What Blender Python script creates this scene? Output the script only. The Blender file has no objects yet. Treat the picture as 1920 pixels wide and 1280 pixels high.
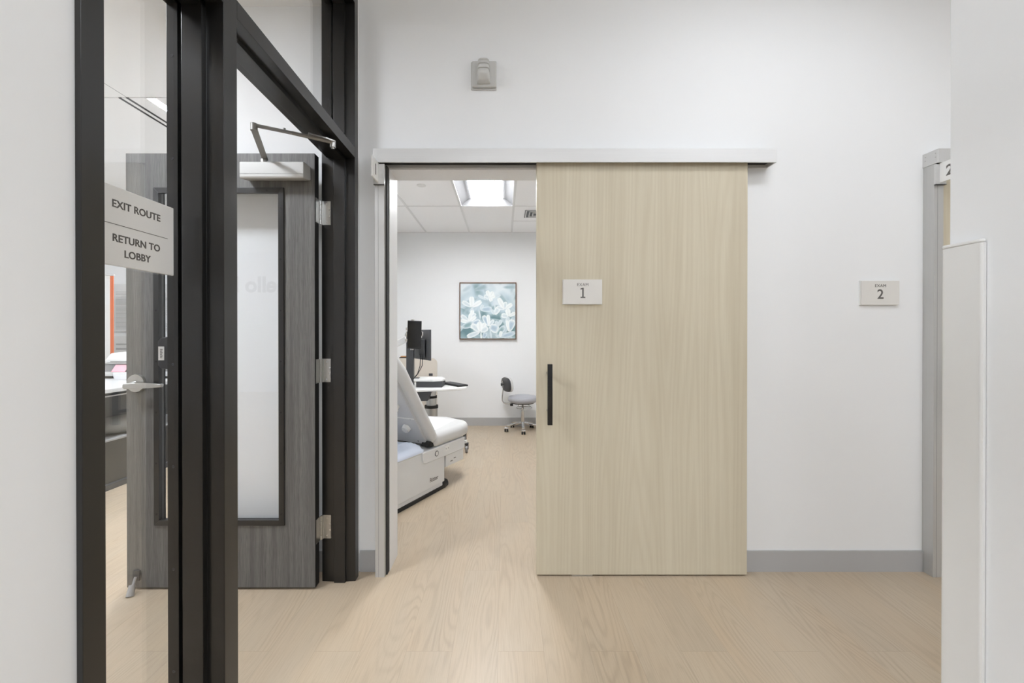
import bpy, bmesh, math, random
from mathutils import Vector, Matrix, noise
R = math.radians
SC = bpy.context.scene
COL = SC.collection

# ------------------------------------------------------------------ camera, world, exposure
cam_d = bpy.data.cameras.new('camera')
cam_d.sensor_width = 36.0
cam_d.lens = 15.0
cam_d.shift_x = 15.0 / 1920
cam_d.shift_y = -12.2 / 1920
cam_d.clip_start = 0.02
cam = bpy.data.objects.new('camera', cam_d)
cam.location = (0, 0, 1.274)
cam.rotation_euler = (R(89.8), 0, 0)
COL.objects.link(cam)
SC.camera = cam

wd = bpy.data.worlds.new('world')
SC.world = wd
wd.use_nodes = True
wd.node_tree.nodes['Background'].inputs[0].default_value = (0.9, 0.95, 1.0, 1)
wd.node_tree.nodes['Background'].inputs[1].default_value = 0.3

SC.view_settings.view_transform = 'Standard'
SC.view_settings.look = 'None'
SC.view_settings.gamma = 1.0
SC.view_settings.use_curve_mapping = False
SC.view_settings.exposure = 0.17
SC.cycles.use_denoising = True
SC.cycles.max_bounces = 12
SC.cycles.diffuse_bounces = 6
SC.cycles.transparent_max_bounces = 16

# lamp and added fill strengths (used by the lamp builders below)
L_EXAM, L_HALL_FILL, L_MAIN, L_SIDE_FILL, L_LOBBY_FILL, L_STRIP = 39.0, 10.8, 15.5, 18.5, 52.0, 160.0
LAMP = (0.945, 0.985, 1.055, 1)

# ------------------------------------------------------------------ materials
def srgb(r, g, b):
    f = lambda c: c / 12.92 if c <= 0.04045 else ((c + 0.055) / 1.055) ** 2.4
    return (f(r / 255), f(g / 255), f(b / 255), 1)

class NT:
    def __init__(self, name):
        self.m = bpy.data.materials.new(name)
        self.m.use_nodes = True
        self.t = self.m.node_tree
        self.b = self.t.nodes['Principled BSDF']
    def n(self, typ, **kw):
        x = self.t.nodes.new(typ)
        for k, v in kw.items():
            setattr(x, k, v)
        return x
    def l(self, a, b):
        self.t.links.new(a, b)
    def put(self, sock, v):
        if hasattr(v, 'links'):
            self.l(v, sock)
        else:
            sock.default_value = v
    def math(self, op, a, b=None, c=None):
        x = self.n('ShaderNodeMath', operation=op)
        self.put(x.inputs[0], a)
        if b is not None: self.put(x.inputs[1], b)
        if c is not None: self.put(x.inputs[2], c)
        return x.outputs[0]
    def vec(self, x, y, z):
        c = self.n('ShaderNodeCombineXYZ')
        for i, v in enumerate((x, y, z)): self.put(c.inputs[i], v)
        return c.outputs[0]
    def noise(self, v, scale=1.0, detail=2.0, rough=0.5):
        x = self.n('ShaderNodeTexNoise')
        self.l(v, x.inputs['Vector'])
        x.inputs['Scale'].default_value = scale
        x.inputs['Detail'].default_value = detail
        x.inputs['Roughness'].default_value = rough
        return x.outputs[0]
    def mix(self, f, a, b, mode='MIX'):
        x = self.n('ShaderNodeMix', data_type='RGBA', blend_type=mode)
        self.put(x.inputs[0], f); self.put(x.inputs[6], a); self.put(x.inputs[7], b)
        return x.outputs[2]
    def ramp(self, v, lo, hi):
        x = self.n('ShaderNodeMapRange')
        self.put(x.inputs[0], v)
        x.inputs[1].default_value = lo; x.inputs[2].default_value = hi
        return x.outputs[0]
    def bump(self, h, strength, dist=0.001):
        x = self.n('ShaderNodeBump')
        x.inputs['Strength'].default_value = strength
        x.inputs['Distance'].default_value = dist
        self.l(h, x.inputs['Height'])
        self.l(x.outputs[0], self.b.inputs['Normal'])
    def sep(self, v):
        x = self.n('ShaderNodeSeparateXYZ')
        self.l(v, x.inputs[0])
        return x.outputs

def mat(name, col, rough=0.5, metal=0.0, spec=0.5, var=0.03, vscale=6.0, bump=0.0, bscale=300.0, coat=0.0):
    t = NT(name)
    g = t.n('ShaderNodeTexCoord').outputs['Object']
    nz = t.noise(g, vscale, 3.0)
    d = tuple(c * (1 - var) for c in col[:3]) + (1,)
    h = tuple(min(1, c * (1 + var)) for c in col[:3]) + (1,)
    t.l(t.mix(nz, d, h), t.b.inputs['Base Color'])
    t.b.inputs['Roughness'].default_value = rough
    t.b.inputs['Metallic'].default_value = metal
    t.b.inputs['Specular IOR Level'].default_value = spec
    t.b.inputs['Coat Weight'].default_value = coat
    if bump:
        t.bump(t.noise(g, bscale, 2.0), bump)
    return t.m

def emis(name, col, s):
    m = bpy.data.materials.new(name)
    m.use_nodes = True
    b = m.node_tree.nodes['Principled BSDF']
    b.inputs['Base Color'].default_value = (0.8, 0.8, 0.8, 1)
    b.inputs['Emission Color'].default_value = col
    b.inputs['Emission Strength'].default_value = s
    return m

def glass(name, tint=(0.985, 0.99, 0.995, 1)):
    t = NT(name)
    out = t.t.nodes['Material Output']
    lw = t.n('ShaderNodeLayerWeight')
    lw.inputs[0].default_value = 0.5
    p = t.math('POWER', lw.outputs['Facing'], 5.0)
    f = t.math('MULTIPLY_ADD', p, 0.945, 0.055)
    tr = t.n('ShaderNodeBsdfTransparent'); tr.inputs[0].default_value = tint
    gl = t.n('ShaderNodeBsdfGlossy'); gl.inputs['Roughness'].default_value = 0.0
    gl.inputs['Color'].default_value = (1, 1, 1, 1)
    mx = t.n('ShaderNodeMixShader')
    t.l(f, mx.inputs[0]); t.l(tr.outputs[0], mx.inputs[1]); t.l(gl.outputs[0], mx.inputs[2])
    t.l(mx.outputs[0], out.inputs['Surface'])
    return t.m

def floor_mat():
    t = NT('oak_plank_floor')
    pos = t.n('ShaderNodeNewGeometry').outputs['Position']
    X, Y, Z = t.sep(pos)
    PW, PL = 0.184, 1.168
    bx = t.math('ADD', Y, -1.707 - PL / 2 + PL * 20)
    by = t.math('ADD', X, 0.024 + PW * 60)
    br = t.n('ShaderNodeTexBrick', offset=0.5, offset_frequency=2, squash=1.0)
    t.l(t.vec(bx, by, 0.0), br.inputs['Vector'])
    br.inputs['Color1'].default_value = (0, 0, 0, 1)
    br.inputs['Color2'].default_value = (1, 1, 1, 1)
    br.inputs['Mortar'].default_value = (0.5, 0.5, 0.5, 1)
    br.inputs['Scale'].default_value = 1.0
    br.inputs['Mortar Size'].default_value = 0.0007
    br.inputs['Mortar Smooth'].default_value = 0.1
    br.inputs['Bias'].default_value = 0.0
    br.inputs['Brick Width'].default_value = PL
    br.inputs['Row Height'].default_value = PW
    rnd, mort = br.outputs['Color'], br.outputs['Fac']
    seed = t.math('MULTIPLY', rnd, 37.0)
    # cathedral figure = contour lines of a noise stretched along the plank
    n1 = t.noise(t.vec(t.math('MULTIPLY_ADD', X, 5.5, seed), t.math('MULTIPLY_ADD', Y, 0.62, seed), seed), 1.0, 2.0, 0.35)
    wob = t.noise(t.vec(t.math('MULTIPLY', X, 60.0), t.math('MULTIPLY', Y, 9.0), seed), 1.0, 2.0)
    ph = t.math('MULTIPLY_ADD', n1, 165.0, t.math('MULTIPLY', wob, 1.6))
    rings = t.math('POWER', t.math('MULTIPLY_ADD', t.math('SINE', ph), 0.5, 0.5), 2.5)
    fib = t.noise(t.vec(t.math('MULTIPLY', X, 260.0), t.math('MULTIPLY', Y, 7.0), seed), 1.0, 3.0, 0.6)
    mask = t.ramp(t.noise(t.vec(t.math('MULTIPLY_ADD', X, 3.0, seed), t.math('MULTIPLY', Y, 0.9), seed), 1.6, 2.0), 0.32, 0.66)
    base = t.mix(rnd, srgb(180, 165, 144), srgb(189, 174, 152))
    big = t.noise(t.vec(t.math('MULTIPLY', X, 6.0), t.math('MULTIPLY', Y, 1.1), seed), 1.0, 3.0)
    base = t.mix(t.ramp(big, 0.35, 0.7), base, srgb(186, 168, 144))
    c = t.mix(t.math('MULTIPLY', t.math('MULTIPLY', rings, mask), 0.30), base, srgb(143, 124, 104))
    c = t.mix(t.math('MULTIPLY', t.ramp(fib, 0.45, 0.8), 0.34), c, srgb(150, 133, 113))
    c = t.mix(t.math('MULTIPLY', mort, 0.34), c, srgb(122, 106, 89))
    t.l(c, t.b.inputs['Base Color'])
    t.b.inputs['Roughness'].default_value = 0.36
    t.b.inputs['Specular IOR Level'].default_value = 0.5
    t.bump(t.math('ADD', rings, t.math('MULTIPLY', fib, 0.7)), 0.05, 0.0004)
    return t.m

def wood_door_mat():
    t = NT('pale_ash_laminate')
    o = t.n('ShaderNodeTexCoord').outputs['Object']
    X, Y, Z = t.sep(o)
    # straight grain with a few tall cathedrals
    n1 = t.noise(t.vec(t.math('MULTIPLY', X, 4.6), 0.0, t.math('MULTIPLY_ADD', Z, 0.26, 3.7)), 1.0, 1.0, 0.3)
    wob = t.noise(t.vec(t.math('MULTIPLY', X, 40.0), 0.0, t.math('MULTIPLY', Z, 4.0)), 1.0, 2.0)
    ph = t.math('MULTIPLY_ADD', n1, 170.0, t.math('MULTIPLY', wob, 1.2))
    rings = t.math('POWER', t.math('MULTIPLY_ADD', t.math('SINE', ph), 0.5, 0.5), 1.6)
    fib = t.noise(t.vec(t.math('MULTIPLY', X, 330.0), 0.0, t.math('MULTIPLY', Z, 5.0)), 1.0, 3.0, 0.6)
    band = t.noise(t.vec(t.math('MULTIPLY', X, 17.0), 0.0, t.math('MULTIPLY', Z, 0.35)), 1.0, 3.0, 0.6)
    c = t.mix(t.ramp(band, 0.3, 0.72), srgb(209, 201, 180), srgb(198, 189, 167))
    c = t.mix(t.math('MULTIPLY', rings, 0.22), c, srgb(184, 171, 146))
    c = t.mix(t.math('MULTIPLY', t.ramp(fib, 0.4, 0.8), 0.30), c, srgb(182, 169, 145))
    t.l(c, t.b.inputs['Base Color'])
    t.b.inputs['Roughness'].default_value = 0.5
    t.b.inputs['Specular IOR Level'].default_value = 0.3
    t.bump(fib, 0.05, 0.0004)
    return t.m

def grey_wood_mat():
    t = NT('charcoal_oak_laminate')
    o = t.n('ShaderNodeTexCoord').outputs['Object']
    X, Y, Z = t.sep(o)
    fib = t.noise(t.vec(t.math('MULTIPLY', X, 420.0), t.math('MULTIPLY', Y, 420.0), t.math('MULTIPLY', Z, 14.0)), 1.0, 3.0, 0.65)
    band = t.noise(t.vec(t.math('MULTIPLY', X, 40.0), 0.0, t.math('MULTIPLY', Z, 0.8)), 1.0, 3.0, 0.6)
    c = t.mix(t.ramp(band, 0.3, 0.7), srgb(93, 92, 90), srgb(119, 118, 115))
    c = t.mix(t.math('MULTIPLY', t.ramp(fib, 0.42, 0.7), 0.6), c, srgb(70, 69, 68))
    t.l(c, t.b.inputs['Base Color'])
    t.b.inputs['Roughness'].default_value = 0.45
    t.b.inputs['Specular IOR Level'].default_value = 0.4
    t.bump(fib, 0.08, 0.0004)
    return t.m

def brushed(name, col, rough=0.35, metal=1.0, along='Z'):
    t = NT(name)
    o = t.n('ShaderNodeTexCoord').outputs['Object']
    X, Y, Z = t.sep(o)
    k = dict(X=(3, 300, 300), Y=(300, 3, 300), Z=(300, 300, 3))[along]
    nz = t.noise(t.vec(t.math('MULTIPLY', X, k[0]), t.math('MULTIPLY', Y, k[1]), t.math('MULTIPLY', Z, k[2])), 1.0, 2.0)
    c0 = tuple(c * 0.94 for c in col[:3]) + (1,)
    c1 = tuple(min(1, c * 1.05) for c in col[:3]) + (1,)
    t.l(t.mix(nz, c0, c1), t.b.inputs['Base Color'])
    t.b.inputs['Metallic'].default_value = metal
    t.l(t.math('MULTIPLY_ADD', nz, 0.1, rough - 0.05), t.b.inputs['Roughness'])
    return t.m

def color_attr_mat(name, rough=0.6):
    t = NT(name)
    a = t.n('ShaderNodeVertexColor', layer_name='Col')
    t.l(a.outputs['Color'], t.b.inputs['Base Color'])
    t.b.inputs['Roughness'].default_value = rough
    t.b.inputs['Specular IOR Level'].default_value = 0.2
    return t.m

M = {}
M['wall'] = mat('painted_drywall', (0.83, 0.84, 0.845, 1), 0.6, spec=0.25, var=0.006, vscale=1.5, bump=0.06, bscale=140.0)
M['ceil'] = mat('ceiling_paint', (0.80, 0.80, 0.79, 1), 0.8, spec=0.1, var=0.006)
M['tile'] = mat('ceiling_tile', (0.94, 0.94, 0.945, 1), 0.9, spec=0.1, var=0.02, vscale=90.0, bump=0.05, bscale=400.0)
M['grid'] = mat('grid_white', (0.76, 0.76, 0.76, 1), 0.5, var=0.0)
M['floor'] = floor_mat()
M['base'] = mat('grey_vinyl_base', srgb(176, 176, 176), 0.5, var=0.01)
M['black'] = mat('black_frame_paint', srgb(24, 23, 22), 0.28, spec=0.65, var=0.03, vscale=8.0)
M['blackdeep'] = mat('black_rubber', srgb(26, 26, 26), 0.6, var=0.02)
M['alu'] = brushed('satin_aluminium', srgb(208, 208, 207), 0.45, 0.35, 'X')
M['reveal'] = brushed('white_aluminium_reveal', srgb(226, 226, 226), 0.45, 0.1, 'Z')
M['aluz'] = brushed('satin_aluminium_upright', srgb(196, 196, 194), 0.45, 0.45, 'Z')
M['chrome'] = mat('chrome', srgb(205, 205, 205), 0.16, metal=1.0, var=0.0)
M['steel'] = brushed('brushed_steel', srgb(190, 190, 188), 0.3, 1.0, 'Z')
M['wood'] = wood_door_mat()
M['gwood'] = grey_wood_mat()
M['glass'] = glass('clear_glass')
M['sign'] = mat('sign_acrylic', srgb(238, 238, 236), 0.35, var=0.004)
M['signback'] = mat('sign_back_acrylic', srgb(236, 236, 234), 0.3, var=0.004)
M['ink'] = mat('sign_ink', srgb(98, 95, 92), 0.5, var=0.0)
M['lightink'] = mat('pale_ink', srgb(170, 170, 170), 0.6, var=0.0)
M['white'] = mat('white_plastic', srgb(226, 226, 224), 0.4, var=0.01)
M['table'] = mat('exam_table_shell', srgb(219, 220, 220), 0.45, var=0.01)
M['plate'] = mat('back_plate_grey', srgb(196, 197, 199), 0.5, var=0.015)
M['vinyl'] = mat('pale_grey_vinyl', srgb(206, 206, 205), 0.42, var=0.01, bump=0.03, bscale=500.0)
M['greyvinyl'] = mat('stool_vinyl', srgb(168, 169, 175), 0.42, var=0.01, bump=0.03, bscale=500.0)
M['paper'] = mat('white_paper', srgb(240, 241, 243), 0.7, var=0.01)
M['blue'] = mat('pale_blue_cloth', srgb(222, 232, 250), 0.7, var=0.02, bump=0.1, bscale=60.0)
M['dark'] = mat('dark_grey_plastic', srgb(62, 63, 66), 0.42, var=0.02)
M['screen'] = mat('black_screen', srgb(16, 16, 17), 0.12, var=0.0)
M['bronze'] = mat('bronze_wood_frame', srgb(104, 72, 46), 0.4, metal=0.2, var=0.1, vscale=20.0)
M['creamwood'] = brushed('cream_wood_laminate', srgb(216, 208, 197), 0.5, 0.0, 'Z')
M['desktop'] = mat('pale_grey_counter', srgb(190, 190, 188), 0.4, var=0.01)
M['roomsign'] = mat('room_sign_acrylic', srgb(222, 220, 215), 0.35, var=0.004)
M['orange'] = mat('orange_trim', srgb(210, 108, 66), 0.5, var=0.01)
M['tan'] = mat('tan_box', srgb(196, 142, 92), 0.5, var=0.02)
M['pink'] = mat('pink_paper', srgb(246, 182, 192), 0.7, var=0.02)
M['deskdark'] = mat('dark_desk_laminate', srgb(60, 59, 57), 0.3, var=0.05, vscale=10.0)
M['cushion'] = mat('grey_cushion', srgb(120, 118, 114), 0.8, var=0.04, vscale=40.0)
M['reflector'] = mat('lamp_reflector', (0.12, 0.12, 0.122, 1), 0.6, var=0.0)
M['lamp_exam'] = emis('exam_lamp_lens', (0.97, 0.985, 1.015, 1), L_EXAM)
M['fill_hall'] = emis('hall_fill_lens', LAMP, L_HALL_FILL)
M['lamp_main'] = emis('corner_lamp_lens', LAMP, L_MAIN)
M['fill_side'] = emis('side_fill_lens', LAMP, L_SIDE_FILL)
M['fill_lobby'] = emis('lobby_fill_lens', LAMP, L_LOBBY_FILL)
M['lamp_strip'] = emis('lobby_strip_lens', LAMP, L_STRIP)
M['art'] = color_attr_mat('printed_flowers')
M['grey'] = mat('grey_plastic', srgb(150, 150, 150), 0.45, var=0.01)
M['arm'] = mat('closer_arm_grey', srgb(142, 141, 138), 0.4, metal=0.3, var=0.01)
M['closer'] = mat('closer_aluminium_paint', srgb(182, 182, 180), 0.4, metal=0.2, var=0.01)
M['strobe'] = mat('strobe_grey', srgb(200, 200, 197), 0.45, var=0.01)
M['brush'] = mat('dark_brush_seal', srgb(46, 46, 45), 0.8, var=0.1, vscale=200.0)

# ------------------------------------------------------------------ mesh building
W = {}
def wmat(o):
    return W.get(o.name, Matrix.Identity(4)) if o else Matrix.Identity(4)

class MB:
    """collects shapes; build() links them as ONE mesh object"""
    def __init__(self, local=False):
        self.bm = bmesh.new()
        self.local = local
        self.M = Matrix.Identity(4)
    def _add(self, verts, faces, bev=0, seg=2, edges=None):
        vs = [self.bm.verts.new(self.M @ Vector(v)) for v in verts]
        fs = [self.bm.faces.new([vs[i] for i in f]) for f in faces]
        if bev:
            es = list({e for f in fs for e in f.edges})
            if edges: es = [e for e in es if edges(e)]
            bmesh.ops.bevel(self.bm, geom=es, offset=bev, segments=seg, affect='EDGES', profile=0.5)
        return self
    def box(self, x0, x1, y0, y1, z0, z1, bev=0, seg=2):
        v = [(x, y, z) for x in (x0, x1) for y in (y0, y1) for z in (z0, z1)]
        f = [(0, 1, 3, 2), (4, 6, 7, 5), (0, 4, 5, 1), (2, 3, 7, 6), (0, 2, 6, 4), (1, 5, 7, 3)]
        return self._add(v, f, bev, seg)
    def prism(self, poly, axis, a0, a1, bev=0, seg=2):
        """poly: 2D points; axis 'z': (x,y), 'y': (x,z), 'x': (y,z)"""
        def P(p, a):
            return {'z': (p[0], p[1], a), 'y': (p[0], a, p[1]), 'x': (a, p[0], p[1])}[axis]
        n = len(poly)
        v = [P(p, a0) for p in poly] + [P(p, a1) for p in poly]
        f = [tuple(range(n))[::-1], tuple(range(n, 2 * n))] + [(i, (i + 1) % n, n + (i + 1) % n, n + i) for i in range(n)]
        return self._add(v, f, bev, seg)
    def cyl(self, p0, p1, r, seg=20, r2=None, caps=True):
        p0, p1 = Vector(p0), Vector(p1)
        r2 = r if r2 is None else r2
        d = (p1 - p0).normalized()
        a = d.orthogonal().normalized(); b = d.cross(a)
        v = []
        for p, rr in ((p0, r), (p1, r2)):
            for i in range(seg):
                t = 2 * math.pi * i / seg
                v.append(p + rr * (math.cos(t) * a + math.sin(t) * b))
        f = [(i, (i + 1) % seg, seg + (i + 1) % seg, seg + i) for i in range(seg)]
        if caps: f += [tuple(range(seg))[::-1], tuple(range(seg, 2 * seg))]
        return self._add(v, f)
    def tube(self, pts, r, seg=10):
        pts = [Vector(p) for p in pts]
        n = len(pts); v = []; up = None
        for i, p in enumerate(pts):
            d = (pts[min(i + 1, n - 1)] - pts[max(i - 1, 0)]).normalized()
            if up is None: up = d.orthogonal().normalized()
            a = (up - up.dot(d) * d).normalized(); up = a; b = d.cross(a)
            for k in range(seg):
                t = 2 * math.pi * k / seg
                v.append(p + r * (math.cos(t) * a + math.sin(t) * b))
        f = []
        for i in range(n - 1):
            for k in range(seg):
                f.append((i * seg + k, i * seg + (k + 1) % seg, (i + 1) * seg + (k + 1) % seg, (i + 1) * seg + k))
        f += [tuple(range(seg))[::-1], tuple(range((n - 1) * seg, n * seg))]
        return self._add(v, f)
    def bar(self, p0, p1, w, h, bev=0):
        """rectangular bar from p0 to p1, w across (horizontal), h tall"""
        p0, p1 = Vector(p0), Vector(p1)
        d = (p1 - p0).normalized()
        s = d.cross(Vector((0, 0, 1)))
        s = s.normalized() if s.length > 1e-4 else Vector((1, 0, 0))
        u = s.cross(d)
        v = []
        for p in (p0, p1):
            for a, b in ((-1, -1), (1, -1), (1, 1), (-1, 1)):
                v.append(p + s * a * w / 2 + u * b * h / 2)
        f = [(3, 2, 1, 0), (4, 5, 6, 7)] + [(i, (i + 1) % 4, 4 + (i + 1) % 4, 4 + i) for i in range(4)]
        return self._add(v, f, bev)
    def ball(self, c, rx, ry, rz, nu=24, nv=14, e=1.0):
        """superellipsoid; e<1 gives a boxier cushion"""
        c = Vector(c)
        pw = lambda x: math.copysign(abs(x) ** e, x)
        v = [c + Vector((0, 0, -rz))]
        for j in range(1, nv):
            ph = -math.pi / 2 + math.pi * j / nv
            for i in range(nu):
                th = 2 * math.pi * i / nu
                v.append(c + Vector((rx * pw(math.cos(ph)) * pw(math.cos(th)), ry * pw(math.cos(ph)) * pw(math.sin(th)), rz * pw(math.sin(ph)))))
        v.append(c + Vector((0, 0, rz)))
        L = len(v) - 1
        f = [(0, 1 + (i + 1) % nu, 1 + i) for i in range(nu)]
        for j in range(nv - 2):
            for i in range(nu):
                a = 1 + j * nu
                f.append((a + i, a + (i + 1) % nu, a + nu + (i + 1) % nu, a + nu + i))
        a = 1 + (nv - 2) * nu
        f += [(a + i, a + (i + 1) % nu, L) for i in range(nu)]
        return self._add(v, f)
    def lathe(self, prof, c=(0, 0, 0), seg=32):
        """prof: (r, z) from bottom to top round a vertical axis"""
        c = Vector(c); v = []; n = len(prof)
        for r, z in prof:
            for i in range(seg):
                t = 2 * math.pi * i / seg
                v.append(c + Vector((r * math.cos(t), r * math.sin(t), z)))
        f = []
        for j in range(n - 1):
            for i in range(seg):
                f.append((j * seg + i, j * seg + (i + 1) % seg, (j + 1) * seg + (i + 1) % seg, (j + 1) * seg + i))
        f += [tuple(range(seg))[::-1], tuple(range((n - 1) * seg, n * seg))]
        return self._add(v, f)
    def ring(self, c, rmaj, rmin, axis='z', seg=32, ms=8):
        c = Vector(c); pts = []
        v = []
        for i in range(seg):
            t = 2 * math.pi * i / seg
            for k in range(ms):
                s = 2 * math.pi * k / ms
                rr = rmaj + rmin * math.cos(s); h = rmin * math.sin(s)
                p = (rr * math.cos(t), rr * math.sin(t), h)
                if axis == 'y': p = (p[0], p[2], p[1])
                if axis == 'x': p = (p[2], p[0], p[1])
                v.append(c + Vector(p))
        f = [(i * ms + k, ((i + 1) % seg) * ms + k, ((i + 1) % seg) * ms + (k + 1) % ms, i * ms + (k + 1) % ms) for i in range(seg) for k in range(ms)]
        return self._add(v, f)
    def frame(self, x0, x1, z0, z1, w, y0, y1, bev=0):
        """mitred rectangular ring standing in the XZ plane"""
        o = [(x0, z0), (x1, z0), (x1, z1), (x0, z1)]
        i = [(x0 + w, z0 + w), (x1 - w, z0 + w), (x1 - w, z1 - w), (x0 + w, z1 - w)]
        for k in range(4):
            a, b = k, (k + 1) % 4
            self.prism([o[a], o[b], i[b], i[a]], 'y', y0, y1, bev)
        return self
    def text(self, s, size, extrude=0.0008, align='CENTER', offset=0.0, spacing=1.0):
        cu = bpy.data.curves.new('t', 'FONT')
        cu.body = s; cu.size = size; cu.extrude = extrude; cu.align_x = align; cu.offset = offset
        cu.space_character = spacing; cu.resolution_u = 4
        ob = bpy.data.objects.new('t', cu)
        COL.objects.link(ob)
        dg = bpy.context.evaluated_depsgraph_get()
        me = bpy.data.meshes.new_from_object(ob.evaluated_get(dg))
        vs = [v.co.copy() for v in me.vertices]; fs = [tuple(p.vertices) for p in me.polygons]
        bpy.data.objects.remove(ob); bpy.data.curves.remove(cu); bpy.data.meshes.remove(me)
        nv = [self.bm.verts.new(self.M @ v) for v in vs]
        for f in fs:
            try: self.bm.faces.new([nv[i] for i in f])
            except ValueError: pass
        return self
    def build(self, name, m, parent=None, smooth=35, subsurf=0):
        me = bpy.data.meshes.new(name)
        bmesh.ops.recalc_face_normals(self.bm, faces=self.bm.faces)
        o = bpy.data.objects.new(name, me)
        COL.objects.link(o)
        if parent:
            W[o.name] = wmat(parent)
            o.parent = parent
            if not self.local:
                self.bm.transform(wmat(parent).inverted())
        else:
            xs = [v.co for v in self.bm.verts]
            lo = Vector([min(c[i] for c in xs) for i in range(3)]); hi = Vector([max(c[i] for c in xs) for i in range(3)])
            org = Vector(((lo.x + hi.x) / 2, (lo.y + hi.y) / 2, lo.z))
            self.bm.transform(Matrix.Translation(-org))
            o.location = org
            W[o.name] = Matrix.Translation(org)
        self.bm.to_mesh(me); self.bm.free()
        me.materials.append(m)
        if smooth:
            for p in me.polygons: p.use_smooth = True
            me.set_sharp_from_angle(angle=R(smooth))
            wn = o.modifiers.new('weighted', 'WEIGHTED_NORMAL'); wn.keep_sharp = True; wn.weight = 90
        if subsurf:
            md = o.modifiers.new('sub', 'SUBSURF'); md.levels = subsurf; md.render_levels = subsurf
        return o

def tag(o, label=None, cat=None, group=None, kind=None):
    for k, v in (('label', label), ('category', cat), ('group', group), ('kind', kind)):
        if v: o[k] = v
    return o

def thing(name, loc, label, cat, rz=0.0, group=None, kind=None):
    o = bpy.data.objects.new(name, None)
    o.empty_display_size = 0.1
    COL.objects.link(o)
    o.location = loc; o.rotation_euler = (0, 0, rz)
    W[o.name] = Matrix.Translation(Vector(loc)) @ Matrix.Rotation(rz, 4, 'Z')
    return tag(o, label, cat, group, kind)

def copy_tree(o, parent=None, delta=Vector((0, 0, 0))):
    c = o.copy(); COL.objects.link(c)
    if parent: c.parent = parent
    else: c.location = o.location + delta
    for ch in list(o.children): copy_tree(ch, c)
    return c

def struct(o, label, cat):
    return tag(o, label, cat, kind='structure')

def B(name, m, parent, *a, **k):
    return MB().box(*a, **k).build(name, m, parent)

# ------------------------------------------------------------------ the setting
WY0, WY1 = 2.285, 2.445          # exam room wall, corridor face and exam face
LX = -0.775                      # corridor face of the left wall
PX0, PX1 = -0.910, -0.764        # black frame, lobby face and corridor face
RX, RY = 1.045, 1.0              # outer corner of the right wall
HC, HL, HE = 3.30, 3.02, 2.67    # ceilings: corridor, lobby, exam room

struct(MB().box(-6.2, 6.2, -5.2, 6.2, -0.1, 0.0).build('floor', M['floor'], smooth=0), 'pale oak plank floor running through corridor and exam room', 'floor')

w = MB()
w.box(-1.5, -0.62, WY0, WY1, 0, HC)
w.box(-0.62, 0.45, WY0, WY1, 2.16, HC)
w.box(0.45, 2.294, WY0, WY1, 0, HC)
w.box(2.294, 3.364, WY0, WY1, 2.16, HC)
w.box(3.364, 6.0, WY0, WY1, 0, HC)
w.box(-0.915, LX, 2.237, WY0, 0, HC)
struct(w.build('wall_back', M['wall'], smooth=0), 'white wall behind the sliding wood door', 'wall')

w = MB()
w.box(PX0 + 0.01, LX, -5.0, 0.772, 0, HC)
w.box(PX0 + 0.01, LX, 0.772, 2.237, 3.015, HC)
struct(w.build('wall_left', M['wall'], smooth=0), 'pale grey corridor wall beside the black glazed frame', 'wall')
struct(MB().box(RX, RX + 0.2, 0.3, RY, 0, HC).build('wall_right', M['wall'], smooth=0), 'pale grey wall end carrying the white corner guard', 'wall')  # kept short so the added side hall lamps reach the back wall
struct(MB().box(-6.0, 6.0, -5.15, -5.0, 0, HC).build('wall_rear', M['wall'], smooth=0), 'white wall closing the corridor and lobby behind', 'wall')
struct(MB().box(6.0, 6.15, -5.0, 6.0, 0, HC).build('wall_far_right', M['wall'], smooth=0), 'white wall closing the side hall on the right', 'wall')
struct(MB().box(-6.15, -6.0, -5.0, 6.0, 0, HC).build('wall_lobby_left', M['wall'], smooth=0), 'white side wall of the reception lobby', 'wall')
struct(MB().box(-6.0, -1.9, 5.6, 5.75, 0, HC).build('wall_lobby_back', M['wall'], smooth=0), 'white lobby wall behind the reception desk', 'wall')
struct(MB().box(-1.9, -1.78, WY1, 5.9, 0, HC).build('wall_exam_left', M['wall'], smooth=0), 'white left wall of the exam room', 'wall')
struct(MB().box(1.75, 1.87, WY1, 5.9, 0, HC).build('wall_exam_right', M['wall'], smooth=0), 'white right wall of the exam room', 'wall')
struct(MB().box(-1.9, 1.87, 5.9, 6.05, 0, HC).build('wall_exam_back', M['wall'], smooth=0), 'white exam room wall carrying the flower picture', 'wall')
struct(MB().box(-0.93, 6.0, -5.0, WY1, HC, HC + 0.1).build('ceiling_corridor', M['ceil'], smooth=0), 'white corridor ceiling', 'ceiling')

# exam ceiling: slab with a lamp opening, grid bars
TX = (-1.667, -1.072, -0.477, 0.106, 0.70, 1.295)
TY = (3.46, 4.68, 5.9)
w = MB()
w.box(-1.78, 1.75, WY1, 3.472, HE, HE + 0.04)
w.box(-1.78, 1.75, 4.668, 5.9, HE, HE + 0.04)
w.box(-1.78, -0.465, 3.472, 4.668, HE, HE + 0.04)
w.box(0.094, 1.75, 3.472, 4.668, HE, HE + 0.04)
ce = struct(w.build('ceiling_exam', M['tile'], smooth=0), 'white suspended tile ceiling of the exam room', 'ceiling')
g = MB()
for x in TX: g.box(x - 0.012, x + 0.012, WY1, 5.9, HE - 0.004, HE + 0.002)
for y in TY[:2]: g.box(-1.78, 1.75, y - 0.008, y + 0.008, HE - 0.0035, HE + 0.002)
g.box(0.118, 0.688, 5.291, 5.303, HE - 0.0035, HE + 0.002)
g.box(-1.78, 1.75, 5.88, 5.9, HE - 0.004, HE + 0.002)
g.build('ceiling_grid', M['grid'], ce, smooth=0)

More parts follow.
